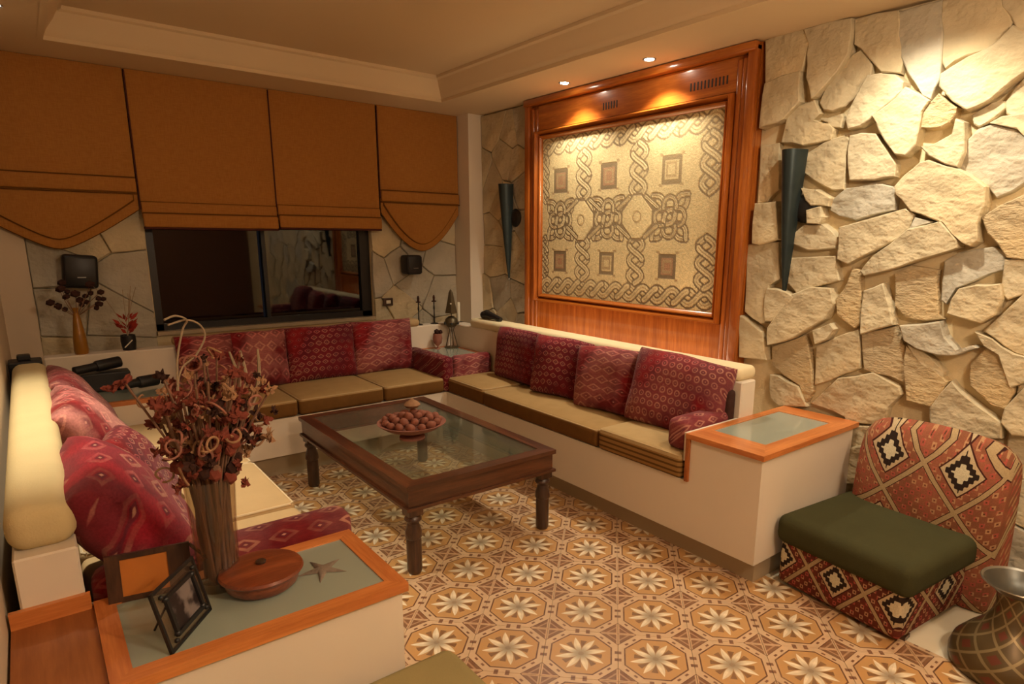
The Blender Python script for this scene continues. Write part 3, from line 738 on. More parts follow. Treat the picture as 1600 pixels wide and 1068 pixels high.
# right bench: faces look to -x  (rz = -90deg turns local -y to -x)
G = 'kilim cushions on the stone-wall bench'
R90 = -PI/2
pillow('dark red kilim cushion in the far corner of the stone-wall bench', G, -.47, -1.29, .455, R90, -.13, .44, .355, .12, 'red3', .0, rnd=1)
pillow('pink-red kilim cushion second from the corner on the stone-wall bench', G, -.49, -1.755, .447, R90+.25, -.16, .42, .365, .15, 'red1', .04, rnd=2)
pillow('red kilim cushion with a grey-brown blotched middle on the stone-wall bench', G, -.50, -2.16, .447, R90+.12, -.17, .44, .365, .15, 'red4', -.03, rnd=3)
pillow('large red kilim cushion dotted with small rosettes, nearest the end table', G, -.515, -2.62, .448, R90+.10, -.24, .55, .395, .17, 'red0', .07, rnd=4)
b = MB().box(-.445, -.392, -2.912, -2.55, .463, .70, .02, 3).build('brown_cushion', 'darkbloom', smooth=40); tag(b, 'flat dark brown cushion behind the rosette cushion by the end table', 'cushion')
# back bench: faces look to -y
G = 'kilim cushions under the window'
pillow('kilim cushion under the window, left-hand end beside the flowers', G, -2.10, -.455, .44, 0, -.13, .31, .365, .12, 'red4', 0, .1, rnd=5)
pillow('dark red kilim cushion under the window, second from the left', G, -1.80, -.46, .447, 0, -.14, .33, .36, .12, 'red2', 0, .1, rnd=6)
pillow('red kilim cushion under the window, third from the left', G, -1.42, -.46, .447, 0, -.14, .46, .36, .13, 'red1', 0, .1, rnd=7)
pillow('dark kilim cushion with zigzags under the window, next to the corner table', G, -.985, -.455, .447, 0, -.13, .45, .365, .13, 'red4', 0, .1, rnd=8)
# left bench: faces look to +x
G = 'kilim cushions on the left bench'
L90 = PI/2
pillow('faded red kilim cushion at the far end of the left bench', G, -2.635, -1.20, .455, L90, -.56, .50, .40, .14, 'red2', 0, .1, rnd=9)
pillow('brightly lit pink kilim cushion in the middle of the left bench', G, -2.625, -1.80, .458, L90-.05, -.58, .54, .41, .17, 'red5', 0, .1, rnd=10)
pillow('kilim cushion slumped in shadow behind the near left cushion', G, -2.58, -2.22, .458, L90-.15, -.50, .36, .33, .13, 'red1', .1, .1, rnd=11)
pillow('large crimson kilim cushion with eyed lozenges beside the photo frames', G, -2.605, -2.64, .462, L90-.03, -.60, .52, .42, .19, 'red6', .0, .05, rnd=12)

# bolsters that pad the sides of the end tables
def bolster(x0, x1, y0, y1, z0, z1, mat, label):
    e = empty('kilim_bolster', ((x0+x1)/2, (y0+y1)/2, z0), label, 'bolster')
    r = min(x1-x0, y1-y0)/2*.85
    MB().box(x0, x1, y0, y1, z0, z1, min(r, .035), 4).build('bolster_cover', mat, e, smooth=60, origin=((x0+x1)/2, (y0+y1)/2, z0))
    return e
bolster(-2.84, LX+.015, -2.912, -2.815, .353, .610, 'red7', 'crimson kilim bolster along the near left table top')
bolster(RX+.02, -.40, -2.905, -2.79, .462, .605, 'red7', 'small red kilim bolster against the end table with orange wood edge')
bolster(-.784, -.702, -.928, -.392, .353, .592, 'red3', 'dark red kilim bolster on the window side of the corner table')
bolster(-.700, -.392, -.925, -.843, .353, .590, 'red4', 'dark red kilim bolster on the stone-wall side of the corner table')

# ------------------------------------------------------------------ blinds
def blind_flat(x0, x1, zb, label, group):
    e = empty('roman_blind', ((x0+x1)/2, -.03, SOFFIT), label, 'blind', group)
    g = .004
    MB().box(x0+g, x1-g, -.062, -.052, zb+.085, SOFFIT-.002).build('blind_cloth', 'blind', e)
    MB().box(x0+g, x1-g, -.080, -.0625, zb+.045, zb+.145, .008, 3).build('fold', 'blind', e, smooth=40)
    MB().box(x0+g, x1-g, -.102, -.081, zb, zb+.078, .010, 3).build('fold', 'blind', e, smooth=40)
    MB().box(x0+g, x1-g, -.083, -.079, zb+.074, zb+.086).build('shade_seam', 'shade_seam', e)
    MB().box(x0+g, x1-g, -.0645, -.0615, zb+.143, zb+.149).build('shade_seam', 'shade_seam', e)
    MB().box(x0+g, x1-g, -.096, -.066, zb-.012, zb+.002, .004, 1).build('bottom_bar', 'cord', e)
    MB().box(x0+g, x1-g, -.05, -.03, SOFFIT-.05, SOFFIT-.002).build('head_rail', 'dark_x', e)
    MB().tube([(x0, -.066, SOFFIT-.01), (x0, -.066, zb+.1)], .0045, 5).build('cord', 'cord', e)
    return e
def blind_tail(x0, x1, zf1, zf2, zedge, ztip, label, group, xf=None, p=1.2):
    """xf: the full left edge when part of the blind is cut off by the side wall"""
    e = empty('roman_blind', ((x0+x1)/2, -.03, SOFFIT), label, 'blind', group)
    g = .004; n = 28; xf = x0 if xf is None else xf
    MB().box(x0+g, x1-g, -.062, -.052, zf1-.01, SOFFIT-.002).build('blind_cloth', 'blind', e)
    MB().box(x0+g, x1-g, -.084, -.0625, zf2, zf1, .009, 3).build('fold', 'blind', e, smooth=40)
    MB().box(x0+g, x1-g, -.0645, -.0615, zf1-.002, zf1+.008).build('shade_seam', 'shade_seam', e)
    MB().box(x0+g, x1-g, -.082, -.0605, zf2-.010, zf2-.0005).build('shade_seam', 'shade_seam', e)
    def out(off, inset):
        P = []
        for i in range(n+1):
            t = i/n; x = xf+g+inset+(x1-xf-2*g-2*inset)*t
            s = 1-(abs(2*t-1)**2+.012)**(p/2)
            if x >= x0+g: P.append((x, zedge+(ztip-zedge)*s+off))
        return P
    def tongue(y0, y1, off, inset, top, name, mat, e=e):
        O = out(off, inset); return MB().prism([(O[0][0], top)] + O + [(O[-1][0], top)], 1, y0, y1).build(name, mat, e)
    tg = tongue(-.060, -.050, 0, 0, zf2+.03, 'tongue', 'blind')
    tongue(-.0645, -.0605, .046, .018, zf2-.012, 'tongue_shade_seam', 'shade_seam', tg)
    tongue(-.073, -.0650, .053, .024, zf2-.012, 'tongue_fold', 'blind', tg)
    O = out(0, 0); MB().tube([(x, -.055, z) for x, z in O], .005, 5).build('shade_hem', 'shade_seam', tg, smooth=True)
    MB().box(x0+g, x1-g, -.05, -.03, SOFFIT-.05, SOFFIT-.002).build('head_rail', 'dark_x', e)
    MB().tube([(x0, -.066, SOFFIT-.01), (x0, -.066, zedge+.1)], .0045, 5).build('cord', 'cord', e)
G = 'golden roman blinds over the window wall'
blind_tail(-2.985, -2.297, 1.69, 1.61, 1.515, 1.275, 'golden blind with a pointed tail above the left loudspeaker', G, -3.10, 1.2)
blind_flat(-2.293, -1.519, 1.415, 'golden flat-bottomed blind over the left half of the window', G)
blind_flat(-1.519, -.789, 1.425, 'golden flat-bottomed blind over the right half of the window', G)
blind_tail(-.783, -.118, 1.70, 1.625, 1.545, 1.262, 'golden blind with a pointed tail above the right loudspeaker', G, None, 1.7)

# ------------------------------------------------------------------ framed mosaic
FY_, FN_ = -.85, -2.658
mf = empty('framed_mosaic', (-.02, -1.75, .78), 'pale braided mosaic in a tall glossy orange-brown wooden surround on the stone wall', 'mosaic')
ty1, ty0, tz0, tz1 = -1.015, -2.478, .985, 2.022
MB().box(-.022, .028, FN_, FY_, .60, SOFFIT-.002).build('back_board', 'wood_z', mf)
for y0, y1 in ((FN_, FN_+.05), (FY_-.05, FY_)):
    MB().box(-.062, -.02, y0, y1, .60, SOFFIT-.012, .008, 2).build('outer_stile', 'wood_z', mf, smooth=30)
for y0, y1 in ((FN_+.052, FN_+.085), (FY_-.085, FY_-.052)):
    MB().box(-.048, -.02, y0, y1, .60, SOFFIT-.06, .010, 3).build('reeded_stile', 'wood_z', mf, smooth=30)
for y0, y1 in ((FN_+.087, FN_+.120), (FY_-.118, FY_-.087)):
    MB().box(-.040, -.02, y0, y1, .60, SOFFIT-.06, .009, 3).build('reeded_stile', 'wood_z', mf, smooth=30)
MB().box(-.075, -.02, FN_, FY_, SOFFIT-.045, SOFFIT-.002, .008, 2).build('cornice', 'wood_y', mf, smooth=30)
MB().box(-.032, -.02, FN_+.122, FY_-.12, tz1+.06, SOFFIT-.047).build('header_panel', 'wood_y', mf)
MB().box(-.032, -.02, FN_+.122, FY_-.12, .60, tz0-.055).build('apron_panel', 'wood_z', mf)
# mitred mouldings round the mosaic
def moulding(off, wid, dep, name):
    a, b, c, d = ty0-off, ty1+off, tz0-off, tz1+off
    for q, mt in (([(a, c), (b, c), (b-wid, c+wid), (a+wid, c+wid)], 'wood_y'), ([(b, c), (b, d), (b-wid, d-wid), (b-wid, c+wid)], 'wood_z'),
                  ([(b, d), (a, d), (a+wid, d-wid), (b-wid, d-wid)], 'wood_y'), ([(a, d), (a, c), (a+wid, c+wid), (a+wid, d-wid)], 'wood_z')):
        mb = MB(); n = 4
        o_ = [mb.b.verts.new((-.02, *q[k])) for k in (0, 1)]; i_ = [mb.b.verts.new((-.02, *q[k])) for k in (3, 2)]
        def lerp(p, r, t): return (p[0]+(r[0]-p[0])*t, p[1]+(r[1]-p[1])*t)
        rows = [o_]
        for t, hgt in ((.0, dep*.6), (.18, dep), (.45, dep), (.6, dep*.65), (1, dep*.35)):
            rows.append([mb.b.verts.new((-.02-hgt, *lerp(q[0], q[3], t))), mb.b.verts.new((-.02-hgt, *lerp(q[1], q[2], t)))])
        rows.append(i_)
        for r1, r2 in zip(rows, rows[1:]): mb.b.faces.new((r1[0], r1[1], r2[1], r2[0]))
        mb.b.faces.new([r[0] for r in rows]); mb.b.faces.new([r[1] for r in rows])
        mb.build('moulding', mt, mf, smooth=35)
moulding(.052, .026, .050, 'outer'); moulding(.024, .026, .030, 'inner')
for k in range(11): 
    y = -2.255-k*.0225
    MB().box(-.0335, -.031, y-.004, y+.004, 2.125, 2.165).build('vent_slot', 'black', mf)
for k in range(6):
    y = -1.60-k*.0225
    MB().box(-.0335, -.031, y-.004, y+.004, 2.125, 2.165).build('vent_slot', 'black', mf)

def mosaic():
    nx, nz = 330, 240
    U, V = np.meshgrid((np.arange(nx)+.5)/nx, (np.arange(nz)+.5)/nz)      # U left to right, V top to bottom
    asp = (ty1-ty0)/(tz1-tz0)
    X = U*asp; Y = V
    rs = np.random.RandomState(3)
    base = np.stack([np.full_like(U, c) for c in hx(216, 194, 146)], -1)
    blot = np.zeros_like(U)
    for _ in range(14):
        cx, cy, r = rs.rand()*asp, rs.rand(), .08+.16*rs.rand(); blot += (rs.rand()-.45)*np.exp(-((X-cx)**2+(Y-cy)**2)/r**2)
    base *= (1-.42*blot)[..., None]
    dark = np.array(hx(104, 82, 62)); mid = np.array(hx(164, 136, 98)); pale = np.array(hx(230, 210, 164)); red = np.array(hx(150, 104, 78))
    img = base
    def band(d, w, edge=.0062, core=None):
        nonlocal img
        k = (d < w)[..., None]; img = np.where(k, core if core is not None else pale*.92, img)
        e = ((d > w-edge) & (d < w+edge*.7))[..., None]; img = np.where(e, dark, img)
        c = (d < edge*.45)[..., None]; img = np.where(c, mid, img)
    def seg(p, q):
        px, py = X-p[0], Y-p[1]; dx, dy = q[0]-p[0], q[1]-p[1]; t = np.clip((px*dx+py*dy)/(dx*dx+dy*dy), 0, 1)
        return np.hypot(px-t*dx, py-t*dy)
    def strand(f, a, b, n, w):
        ts = np.linspace(a, b, n); P = [f(t) for t in ts]; d = np.full_like(X, 9.)
        for p, q in zip(P, P[1:]):
            bb_ = (X > min(p[0], q[0])-.05) & (X < max(p[0], q[0])+.05) & (Y > min(p[1], q[1])-.05) & (Y < max(p[1], q[1])+.05)
            if bb_.any(): d = np.where(bb_, np.minimum(d, seg(p, q)), d)
        band(d, w)
    def guil(p, q, waves, amp, w=.017):
        """two-strand braid from p to q; redraw half pieces so the strands go over and under"""
        p = np.array(p); q = np.array(q); L = np.linalg.norm(q-p); T = (q-p)/L; Nn = np.array([-T[1], T[0]])
        def f(ph): return lambda t: tuple(p+T*L*t+Nn*amp*math.sin(t*waves*PI*2+ph))
        n = int(14*waves)
        strand(f(0), 0, 1, n, w); strand(f(PI), 0, 1, n, w)
        for k in range(int(waves)):
            strand(f(0), (k+.30)/waves, (k+.70)/waves, 8, w)
    cols = [.13*asp, .44*asp, .775*asp]; mids = [.285*asp, .607*asp, .955*asp]
    guil((0, .055), (asp, .055), 6.5, .036, .021); guil((0, .935), (asp, .935), 6.5, .036, .021)
    for x in mids: guil((x, .11), (x, .40), 1.5, .052, .019); guil((x, .62), (x, .88), 1.5, .052, .019)
    guil((.03, .11), (.03, .40), 2, .026, .013); guil((.03, .62), (.03, .88), 2, .026, .013)
    # octagonal medallions
    for x, y in ((mids[0]-.02, .52), (mids[1], .51)):
        o8_ = np.maximum(np.maximum(np.abs(X-x), np.abs(Y-y)*.95), (np.abs(X-x)+np.abs(Y-y))/1.32)
        e = (np.abs(o8_-.118) < .007)[..., None]; img = np.where((o8_ < .118)[..., None], base*1.06, img); img = np.where(e, dark*1.2, img)
        r = np.hypot(X-x, (Y-y)); img = np.where((np.abs(r-.03) < .005)[..., None], mid, img)
    # knots in the middle row
    for x in cols:
        y = .515
        for s in (1, -1):
            guil((x-.12, y-s*.115), (x+.12, y+s*.115), 1.5, .034, .016)
        for k in range(4):
            a0 = k*PI/2
            strand(lambda t: (x+math.cos(a0)*.06+.045*math.cos(t), y+math.sin(a0)*.06+.045*math.sin(t)), a0-1.9, a0+1.9, 12, .013)
    # diagonal straps that tie the knots to the side braids
    for x in mids[:2]:
        for s in (1, -1):
            strand(lambda t: (x+s*(.06+.09*t), .40+.06*t), 0, 1, 3, .014); strand(lambda t: (x+s*(.06+.09*t), .62-.06*t), 0, 1, 3, .014)
    # framed squares
    for y, sz in ((.27, .058), (.775, .052)):
        for i, x in enumerate(cols):
            d = np.maximum(np.abs(X-x), np.abs(Y-y)*.92)
            img = np.where((d < sz)[..., None], red*1.15 if (i+int(y > .5)) % 3 != 2 else base*.9, img)
            img = np.where((np.abs(d-sz) < .011)[..., None], dark*.95, img)
            img = np.where((np.abs(d-sz*.52) < .006)[..., None], mid, img)
            for sx in (1, -1):
                for sy in (1, -1):
                    k = (np.abs(X-x-sx*(sz+.016)) < .012) & (np.abs(Y-y-sy*(sz+.02)) < .007); img = np.where(k[..., None], mid, img)
    # grid of tesserae and patchy wear
    tess = (rs.rand(nz//2+1, nx//2+1)*.32+.80).repeat(2, 0).repeat(2, 1)[:nz, :nx]
    img = img*tess[..., None]; img = img*.88 + base*.12
    fade = np.clip(.5+.5*np.sin(X*3.1+1.)*np.cos(Y*4.3+X*2.), 0, 1)[..., None]*.25; img = img*(1-fade) + base*fade
    y = ty1+(ty0-ty1)*np.linspace(0, 1, nx+1); z = tz1+(tz0-tz1)*np.linspace(0, 1, nz+1)
    YY, ZZ = np.meshgrid(y, z); lum = img.mean(-1)
    hgt = np.zeros((nz+1, nx+1)); hgt[:-1, :-1] = lum
    co = np.stack([-.026 - hgt*.004, YY, ZZ], -1).reshape(-1, 3)
    idx = np.arange((nz+1)*(nx+1)).reshape(nz+1, nx+1)
    f = np.stack([idx[:-1, :-1], idx[1:, :-1], idx[1:, 1:], idx[:-1, 1:]], -1).reshape(-1, 4)
    me = bpy.data.meshes.new('mosaic'); me.from_pydata(co.tolist(), [], f.tolist())
    at = me.color_attributes.new('tesserae', 'FLOAT_COLOR', 'CORNER')
    col = np.concatenate([np.clip(img, 0, 1).reshape(-1, 3), np.ones((nx*nz, 1))], 1).repeat(4, 0)
    at.data.foreach_set('color', col.astype(np.float32).ravel())
    me.materials.append(MT['mosaic']); o = bpy.data.objects.new('mosaic_panel', me); C.objects.link(o)
    return o
mo = mosaic(); mo.parent = mf; mo.location = -Vector(PW(mf))

# ------------------------------------------------------------------ wall sconces
def sconce(y, ztop, zbot, label, sc=1):
    e = empty('wall_sconce', (0, y, ztop), label, 'wall lamp', 'pointed metal wall sconces')
    mb = MB(); n = 14; hw = .052*sc
    rows = []
    for k in range(13):
        t = k/12; z = ztop + (zbot-ztop)*t; w = hw*(1-t)**.85 + .004; d = (.085*(1-t)**.8 + .006)
        rows.append([mb.b.verts.new((-.012 - d*math.sin(PI*i/n), y - w*math.cos(PI*i/n), z)) for i in range(n+1)])
    for a, b in zip(rows, rows[1:]):
        for i in range(n): mb.b.faces.new((a[i], a[i+1], b[i+1], b[i]))
        mb.b.faces.new((a[0], b[0], b[-1], a[-1]))
    mb.build('half_cone_shade', 'teal', e, smooth=50)
    m2 = MB().lathe([(.0, 0), (.06, 0), (.066, .012), (.05, .03), (.02, .036), (.0, .036)], n=20)
    bmesh.ops.rotate(m2.b, verts=m2.b.verts, cent=(0, 0, 0), matrix=Matrix.Rotation(-PI/2, 3, 'Y'))
    bmesh.ops.translate(m2.b, verts=m2.b.verts, vec=(.012, y-.062, 1.515))
    m2.build('mounting_disc', 'blackmetal', e, smooth=40)
    MB().ball((-.016, y, zbot), .011, 2).build('finial', 'pewter', e, smooth='all')
sconce(-2.878, 1.775, 1.085, 'long pointed dark metal wall sconce to the right of the mosaic frame')
sconce(-.60, 1.755, 1.065, 'long pointed dark metal wall sconce left of the mosaic frame, near the corner')

# ------------------------------------------------------------------ loudspeakers and socket
def speaker(x, z, w, h, ry, label):
    e = empty('loudspeaker', (x, .0, z), label, 'speaker', 'small black loudspeakers')
    R_ = Matrix.Rotation(ry, 3, 'Y')
    cb = MB().box(x-w/2, x+w/2, -.14, -.02, z-h/2, z+h/2, .02, 3, rot=R_).build('cabinet', 'black', e, smooth=40)
    MB().box(x-w*.42, x+w*.42, -.147, -.139, z-h*.42, z+h*.42, .003, 2, rot=R_, piv=(x, -.08, z)).build('grille', 'blackmetal', cb, smooth=40)
    MB().box(x-.018, x+.022, -.149, -.1465, z-h*.18, z-h*.15).build('badge', 'pewter', cb)
    MB().box(x-.02, x+.02, -.022, .012, z-.03, z+.03).build('bracket', 'blackmetal', e)
speaker(-2.628, 1.165, .165, .185, .08, 'black loudspeaker on the wall above the amber vase')
speaker(-.56, 1.165, .13, .145, .0, 'black loudspeaker on the wall right of the window, above the candlesticks')
so = empty('wall_socket', (-.735, -.0, .885), 'dark wall plate with a small white switch right of the window', 'switch')
MB().box(-.775, -.695, -.018, -.002, .855, .915, .004, 2).build('plate', 'dark_z', so)
MB().box(-.752, -.716, -.022, -.017, .872, .898, .002, 1).build('rocker', 'candle', so)
MB().box(-.748, -.722, -.002, .012, .87, .90).build('back_box', 'black', so)

# ------------------------------------------------------------------ coffee table
CX0, CX1, CY0, CY1, CT = -1.802, -1.03, -2.383, -1.092, .40
cf = empty('coffee_table', ((CX0+CX1)/2, (CY0+CY1)/2, 0), 'low dark walnut coffee table with a glass top in the middle of the room', 'table')
iw = .062
for q, mt in (([(CX0, CY0), (CX1, CY0), (CX1-iw, CY0+iw), (CX0+iw, CY0+iw)], 'dark_x'), ([(CX1, CY0), (CX1, CY1), (CX1-iw, CY1-iw), (CX1-iw, CY0+iw)], 'dark_y'),
              ([(CX1, CY1), (CX0, CY1), (CX0+iw, CY1-iw), (CX1-iw, CY1-iw)], 'dark_x'), ([(CX0, CY1), (CX0, CY0), (CX0+iw, CY0+iw), (CX0+iw, CY1-iw)], 'dark_y')):
    MB().prism(q, 2, CT-.020, CT).build('top_rail', mt, cf)
MB().box(CX0+iw-.005, CX1-iw+.005, CY0+iw-.005, CY1-iw+.005, CT-.012, CT-.004).build('glass_top', 'tableglass', cf)
a = .012
for x0, x1, y0, y1, mt in ((CX0+a, CX1-a, CY0+a, CY0+a+.022, 'dark_x'), (CX0+a, CX1-a, CY1-a-.022, CY1-a, 'dark_x'), (CX0+a, CX0+a+.022, CY0+a+.0225, CY1-a-.0225, 'dark_y'), (CX1-a-.022, CX1-a, CY0+a+.0225, CY1-a-.0225, 'dark_y')):
    MB().box(x0, x1, y0, y1, .305, CT-.0205).build('apron', mt, cf)
for x0, x1, y0, y1, mt in ((CX0, CX1, CY0, CY0+.046, 'dark_x'), (CX0, CX1, CY1-.046, CY1, 'dark_x'), (CX0, CX0+.046, CY0+.0465, CY1-.0465, 'dark_y'), (CX1-.046, CX1, CY0+.0465, CY1-.0465, 'dark_y')):
    MB().box(x0, x1, y0, y1, .292, .3045).build('lower_bead', mt, cf)
for x in (CX0+.045, CX1-.045):
    for y in (CY0+.045, CY1-.045):
        mb = MB().box(x-.032, x+.032, y-.032, y+.032, .262, .2915)
        mb.lathe([(.022, .262), (.034, .25), (.036, .24), (.024, .225), (.026, .215), (.034, .19), (.036, .165), (.030, .155), (.0315, .15), (.0315, .015), (.026, 0)], x, y, 12)
        mb.build('leg', 'dark_z', cf, smooth=35)

# bowl of dried pods on the coffee table
BX, BYc = -1.475, -1.80
bw = empty('pedestal_bowl', (BX, BYc, CT), 'shallow clay pedestal bowl on the glass coffee table', 'bowl')
MB().lathe([(0, CT-.004), (.062, CT-.004), (.062, CT+.006), (.022, CT+.014), (.02, CT+.022), (.07, CT+.03), (.13, CT+.052), (.164, CT+.075), (.168, CT+.08), (.160, CT+.08), (.12, CT+.062), (.05, CT+.045), (0, CT+.04)], BX, BYc, 36, False).build('bowl_shell', 'terra', bw, smooth=50)
rs = random.Random(5); k = 0
for ring, (n, r, z) in enumerate(((15, .128, .083), (11, .088, .098), (6, .045, .113))):
    for i in range(n):
        t = 2*PI*i/n + ring*.4; rr_ = .021+rs.random()*.006
        o = MB().ball((0, 0, 0), rr_, 2, (1, .8+.3*rs.random(), .8)).build('dried_pod', 'fruit', smooth='all')
        o.location = (BX+math.cos(t)*r, BYc+math.sin(t)*r, CT+z+rs.random()*.004); o.rotation_euler = (rs.random(), rs.random(), rs.random()*3)
        tag(o, 'rosy brown dried pod heaped in the clay bowl on the coffee table', 'dried pod', 'dried pods in the clay bowl')
o = MB().lathe([(0, -.022), (.03, -.014), (.042, 0), (.03, .014), (.012, .024), (0, .034)], n=14).build('pale_gourd', 'drytan', smooth=50)
o.location = (BX+.02, BYc+.03, CT+.158); tag(o, 'small pale gourd on top of the dried pods in the clay bowl', 'gourd')

# ------------------------------------------------------------------ things on the near left table
TZ = .564
# round lidded box
bx, by = -2.523, -3.085
wb_ = empty('round_wooden_box', (bx, by, TZ), 'round reddish wooden box with a lid on the near left table', 'box')
MB().lathe([(0, TZ), (.066, TZ), (.078, TZ+.01), (.084, TZ+.03), (.084, TZ+.036), (0, TZ+.036)], bx, by, 40, False).build('box_body', 'bowlwood', wb_, smooth=40)
ld = MB().lathe([(0, TZ+.036), (.09, TZ+.036), (.093, TZ+.041), (.09, TZ+.047), (.06, TZ+.055), (.02, TZ+.058), (0, TZ+.058)], bx, by, 40, False).build('lid', 'bowlwood', wb_, smooth=40)
MB().lathe([(0, TZ+.057), (.011, TZ+.057), (.012, TZ+.063), (.006, TZ+.067), (0, TZ+.067)], bx, by, 14, False).build('knob', 'dark_z', ld, smooth=40)
# starfish
mb = MB(); n = 10; sx, sy = -2.388, -3.105
top = mb.b.verts.new((sx, sy, TZ+.012)); ring = []
for i in range(n):
    r = .062 if i % 2 == 0 else .017; t = 2*PI*i/n+.5
    ring.append(mb.b.verts.new((sx+r*math.cos(t), sy+r*math.sin(t), TZ+.001)))
mid = []
for i in range(n):
    r = .034 if i % 2 == 0 else .013; t = 2*PI*i/n+.5
    mid.append(mb.b.verts.new((sx+r*math.cos(t), sy+r*math.sin(t), TZ+.008)))
for i in range(n):
    j = (i+1) % n; mb.b.faces.new((ring[i], ring[j], mid[j], mid[i])); mb.b.faces.new((mid[i], mid[j], top))
mb.b.faces.new(ring[::-1])
tag(mb.build('starfish', 'star', smooth=60), 'dry brown starfish lying on the glass right of the wooden box', 'starfish')
# picture frame standing at the front
def stand_frame(A, B, h, lean, bw_, label, mats, ornate=False):
    """upright frame on the base line A-B, leaning back"""
    A = Vector(A); B = Vector(B); L = (B-A).length; ux = (B-A).normalized(); nrm = Vector((ux.y, -ux.x, 0))
    up = (Vector((0, 0, 1)) - nrm*lean).normalized(); nr = ux.cross(up)
    e = empty('photo_frame', A, label, 'photo frame')
    def slab(u0, u1, v0, v1, d0, d1):
        mb = MB(); vs = []
        for d in (d0, d1):
            for u, v in ((u0, v0), (u1, v0), (u1, v1), (u0, v1)): vs.append(mb.b.verts.new(A+ux*u+up*v+nr*d))
        for f in ((0, 1, 2, 3), (7, 6, 5, 4), (0, 4, 5, 1), (1, 5, 6, 2), (2, 6, 7, 3), (3, 7, 4, 0)): mb.b.faces.new([vs[k] for k in f])
        return mb
    return e, slab, L, ux, up, nr
e, slab, L, ux, up, nr = stand_frame((-2.738, -3.245, TZ), (-2.642, -3.120, TZ), .125, .22, .01, 'small openwork iron photo frame at the front of the near left table', None)
H = .132
slab(0, L, 0, .006, -.003, .003).build('frame_bar', 'blackmetal', e); slab(0, L, H-.006, H, -.003, .003).build('frame_bar', 'blackmetal', e)
slab(0, .006, 0, H, -.003, .003).build('frame_bar', 'blackmetal', e); slab(L-.006, L, 0, H, -.003, .003).build('frame_bar', 'blackmetal', e)
slab(.006, L-.006, .006, H-.006, -.001, .001).build('glass_pane', 'vaseglass', e)
slab(.030, L-.030, .028, H-.028, .002, .0045).build('photograph', 'photo', e)
for (u0, u1, v0, v1) in ((.026, L-.026, .022, .030), (.026, L-.026, H-.030, H-.022), (.026, .034, .022, H-.022), (L-.034, L-.026, .022, H-.022)):
    slab(u0, u1, v0, v1, .003, .010).build('inner_frame', 'black', e)
for (u, v) in ((.030, .028), (L-.030, .028), (.030, H-.028), (L-.030, H-.028)):
    P = A_ = Vector((-2.738, -3.245, TZ))+ux*u+up*v+nr*.006
    cu_ = (L/2-u); cv_ = (H/2-v)
    MB().ball(P, .008, 1).ball(P - ux*math.copysign(.010, cu_) - up*math.copysign(.010, cv_), .006, 1).build('scroll', 'blackmetal', e, smooth='all')
mid_ = Vector((-2.738, -3.245, TZ))+ux*L/2+up*H*.8
foot = mid_ + nr*(-.0) ; back = Vector((mid_.x, mid_.y, 0)) + Vector((ux.y, -ux.x, 0))*(-.055)
MB().tube([mid_, Vector((back.x, back.y, TZ+.002))], .0025, 5).build('strut', 'blackmetal', e)
# dark frame with an orange back behind it
e, slab, L, ux, up, nr = stand_frame((-2.815, -2.962, TZ), (-2.652, -2.992, TZ), .13, .18, .01, 'dark photo frame with an orange panel, behind the iron frame', None)
H = .108
for (u0, u1, v0, v1) in ((0, L, 0, .012), (0, L, H-.012, H), (0, .028, .012, H-.012), (L-.046, L, .012, H-.012)):
    slab(u0, u1, v0, v1, -.006, .006).build('frame_bar', 'dark_z', e)
slab(.028, L-.046, .012, H-.012, -.003, .003).build('orange_panel', 'card', e)
P = Vector((-2.652, -2.992, TZ))
MB().tube([P+up*H*.95, P+Vector((.035, -.035, .07)), P+Vector((.05, -.05, .002))], .004, 6).build('strut', 'dark_z', e)

# tall glass vase and its dried bouquet
vx, vy = -2.600, -3.020
va = empty('glass_vase', (vx, vy, TZ), 'tall clear cylinder vase full of dry stems on the near left table', 'vase')
prof = [(0, TZ), (.046, TZ), (.047, TZ+.006), (.045, TZ+.06), (.048, TZ+.15), (.053, TZ+.25), (.055, TZ+.27), (.052, TZ+.268), (.045, TZ+.15), (.042, TZ+.02), (0, TZ+.012)]
MB().lathe(prof, vx, vy, 28, False).build('vase_glass', 'vaseglass', va, smooth=60)
dq = empty('dried_bouquet', (vx, vy, TZ+.014), 'wild bouquet of burgundy dried blooms, curls and pods standing in the glass vase', 'dried flowers')
rs = random.Random(21)
def curve_pts(p0, d, L, bend, n=9, curl=0.):
    P = [Vector(p0)]; d = Vector(d).normalized(); ax = Vector((rs.uniform(-1, 1), rs.uniform(-1, 1), rs.uniform(-.3, .3))).normalized()
    for i in range(n):
        d = Matrix.Rotation(bend + curl*i/n, 3, ax) @ d; P.append(P[-1] + d*L/n)
    return P
tops = []
for k in range(80):
    a_ = rs.random()*2*PI; r0 = rs.random()*.038; p0 = (vx+math.cos(a_)*r0, vy+math.sin(a_)*r0, TZ+.02)
    a2 = a_+rs.uniform(-.6, .6); sp = rs.uniform(.02, .15)
    L = rs.uniform(.31, .53); r1 = .018+rs.random()*.026
    q = Vector((vx+math.cos(a2)*r1, vy+math.sin(a2)*r1, TZ+.27))
    d2 = Vector((math.cos(a2)*sp*3.2, math.sin(a2)*sp*3.2, 1)).normalized()
    P = [Vector(p0), (Vector(p0)+q)/2 + Vector((rs.uniform(-.008, .008), rs.uniform(-.008, .008), 0)), q]
    rest = curve_pts(q, d2, max(.04, L-.25), rs.uniform(-.05, .05), 5)
    P += rest[1:]; tops.append(P[-1])
    MB().tube(P, [.0034]*3+[.0026]*(len(P)-3), 5).build('stem', 'stem', dq, smooth=True)
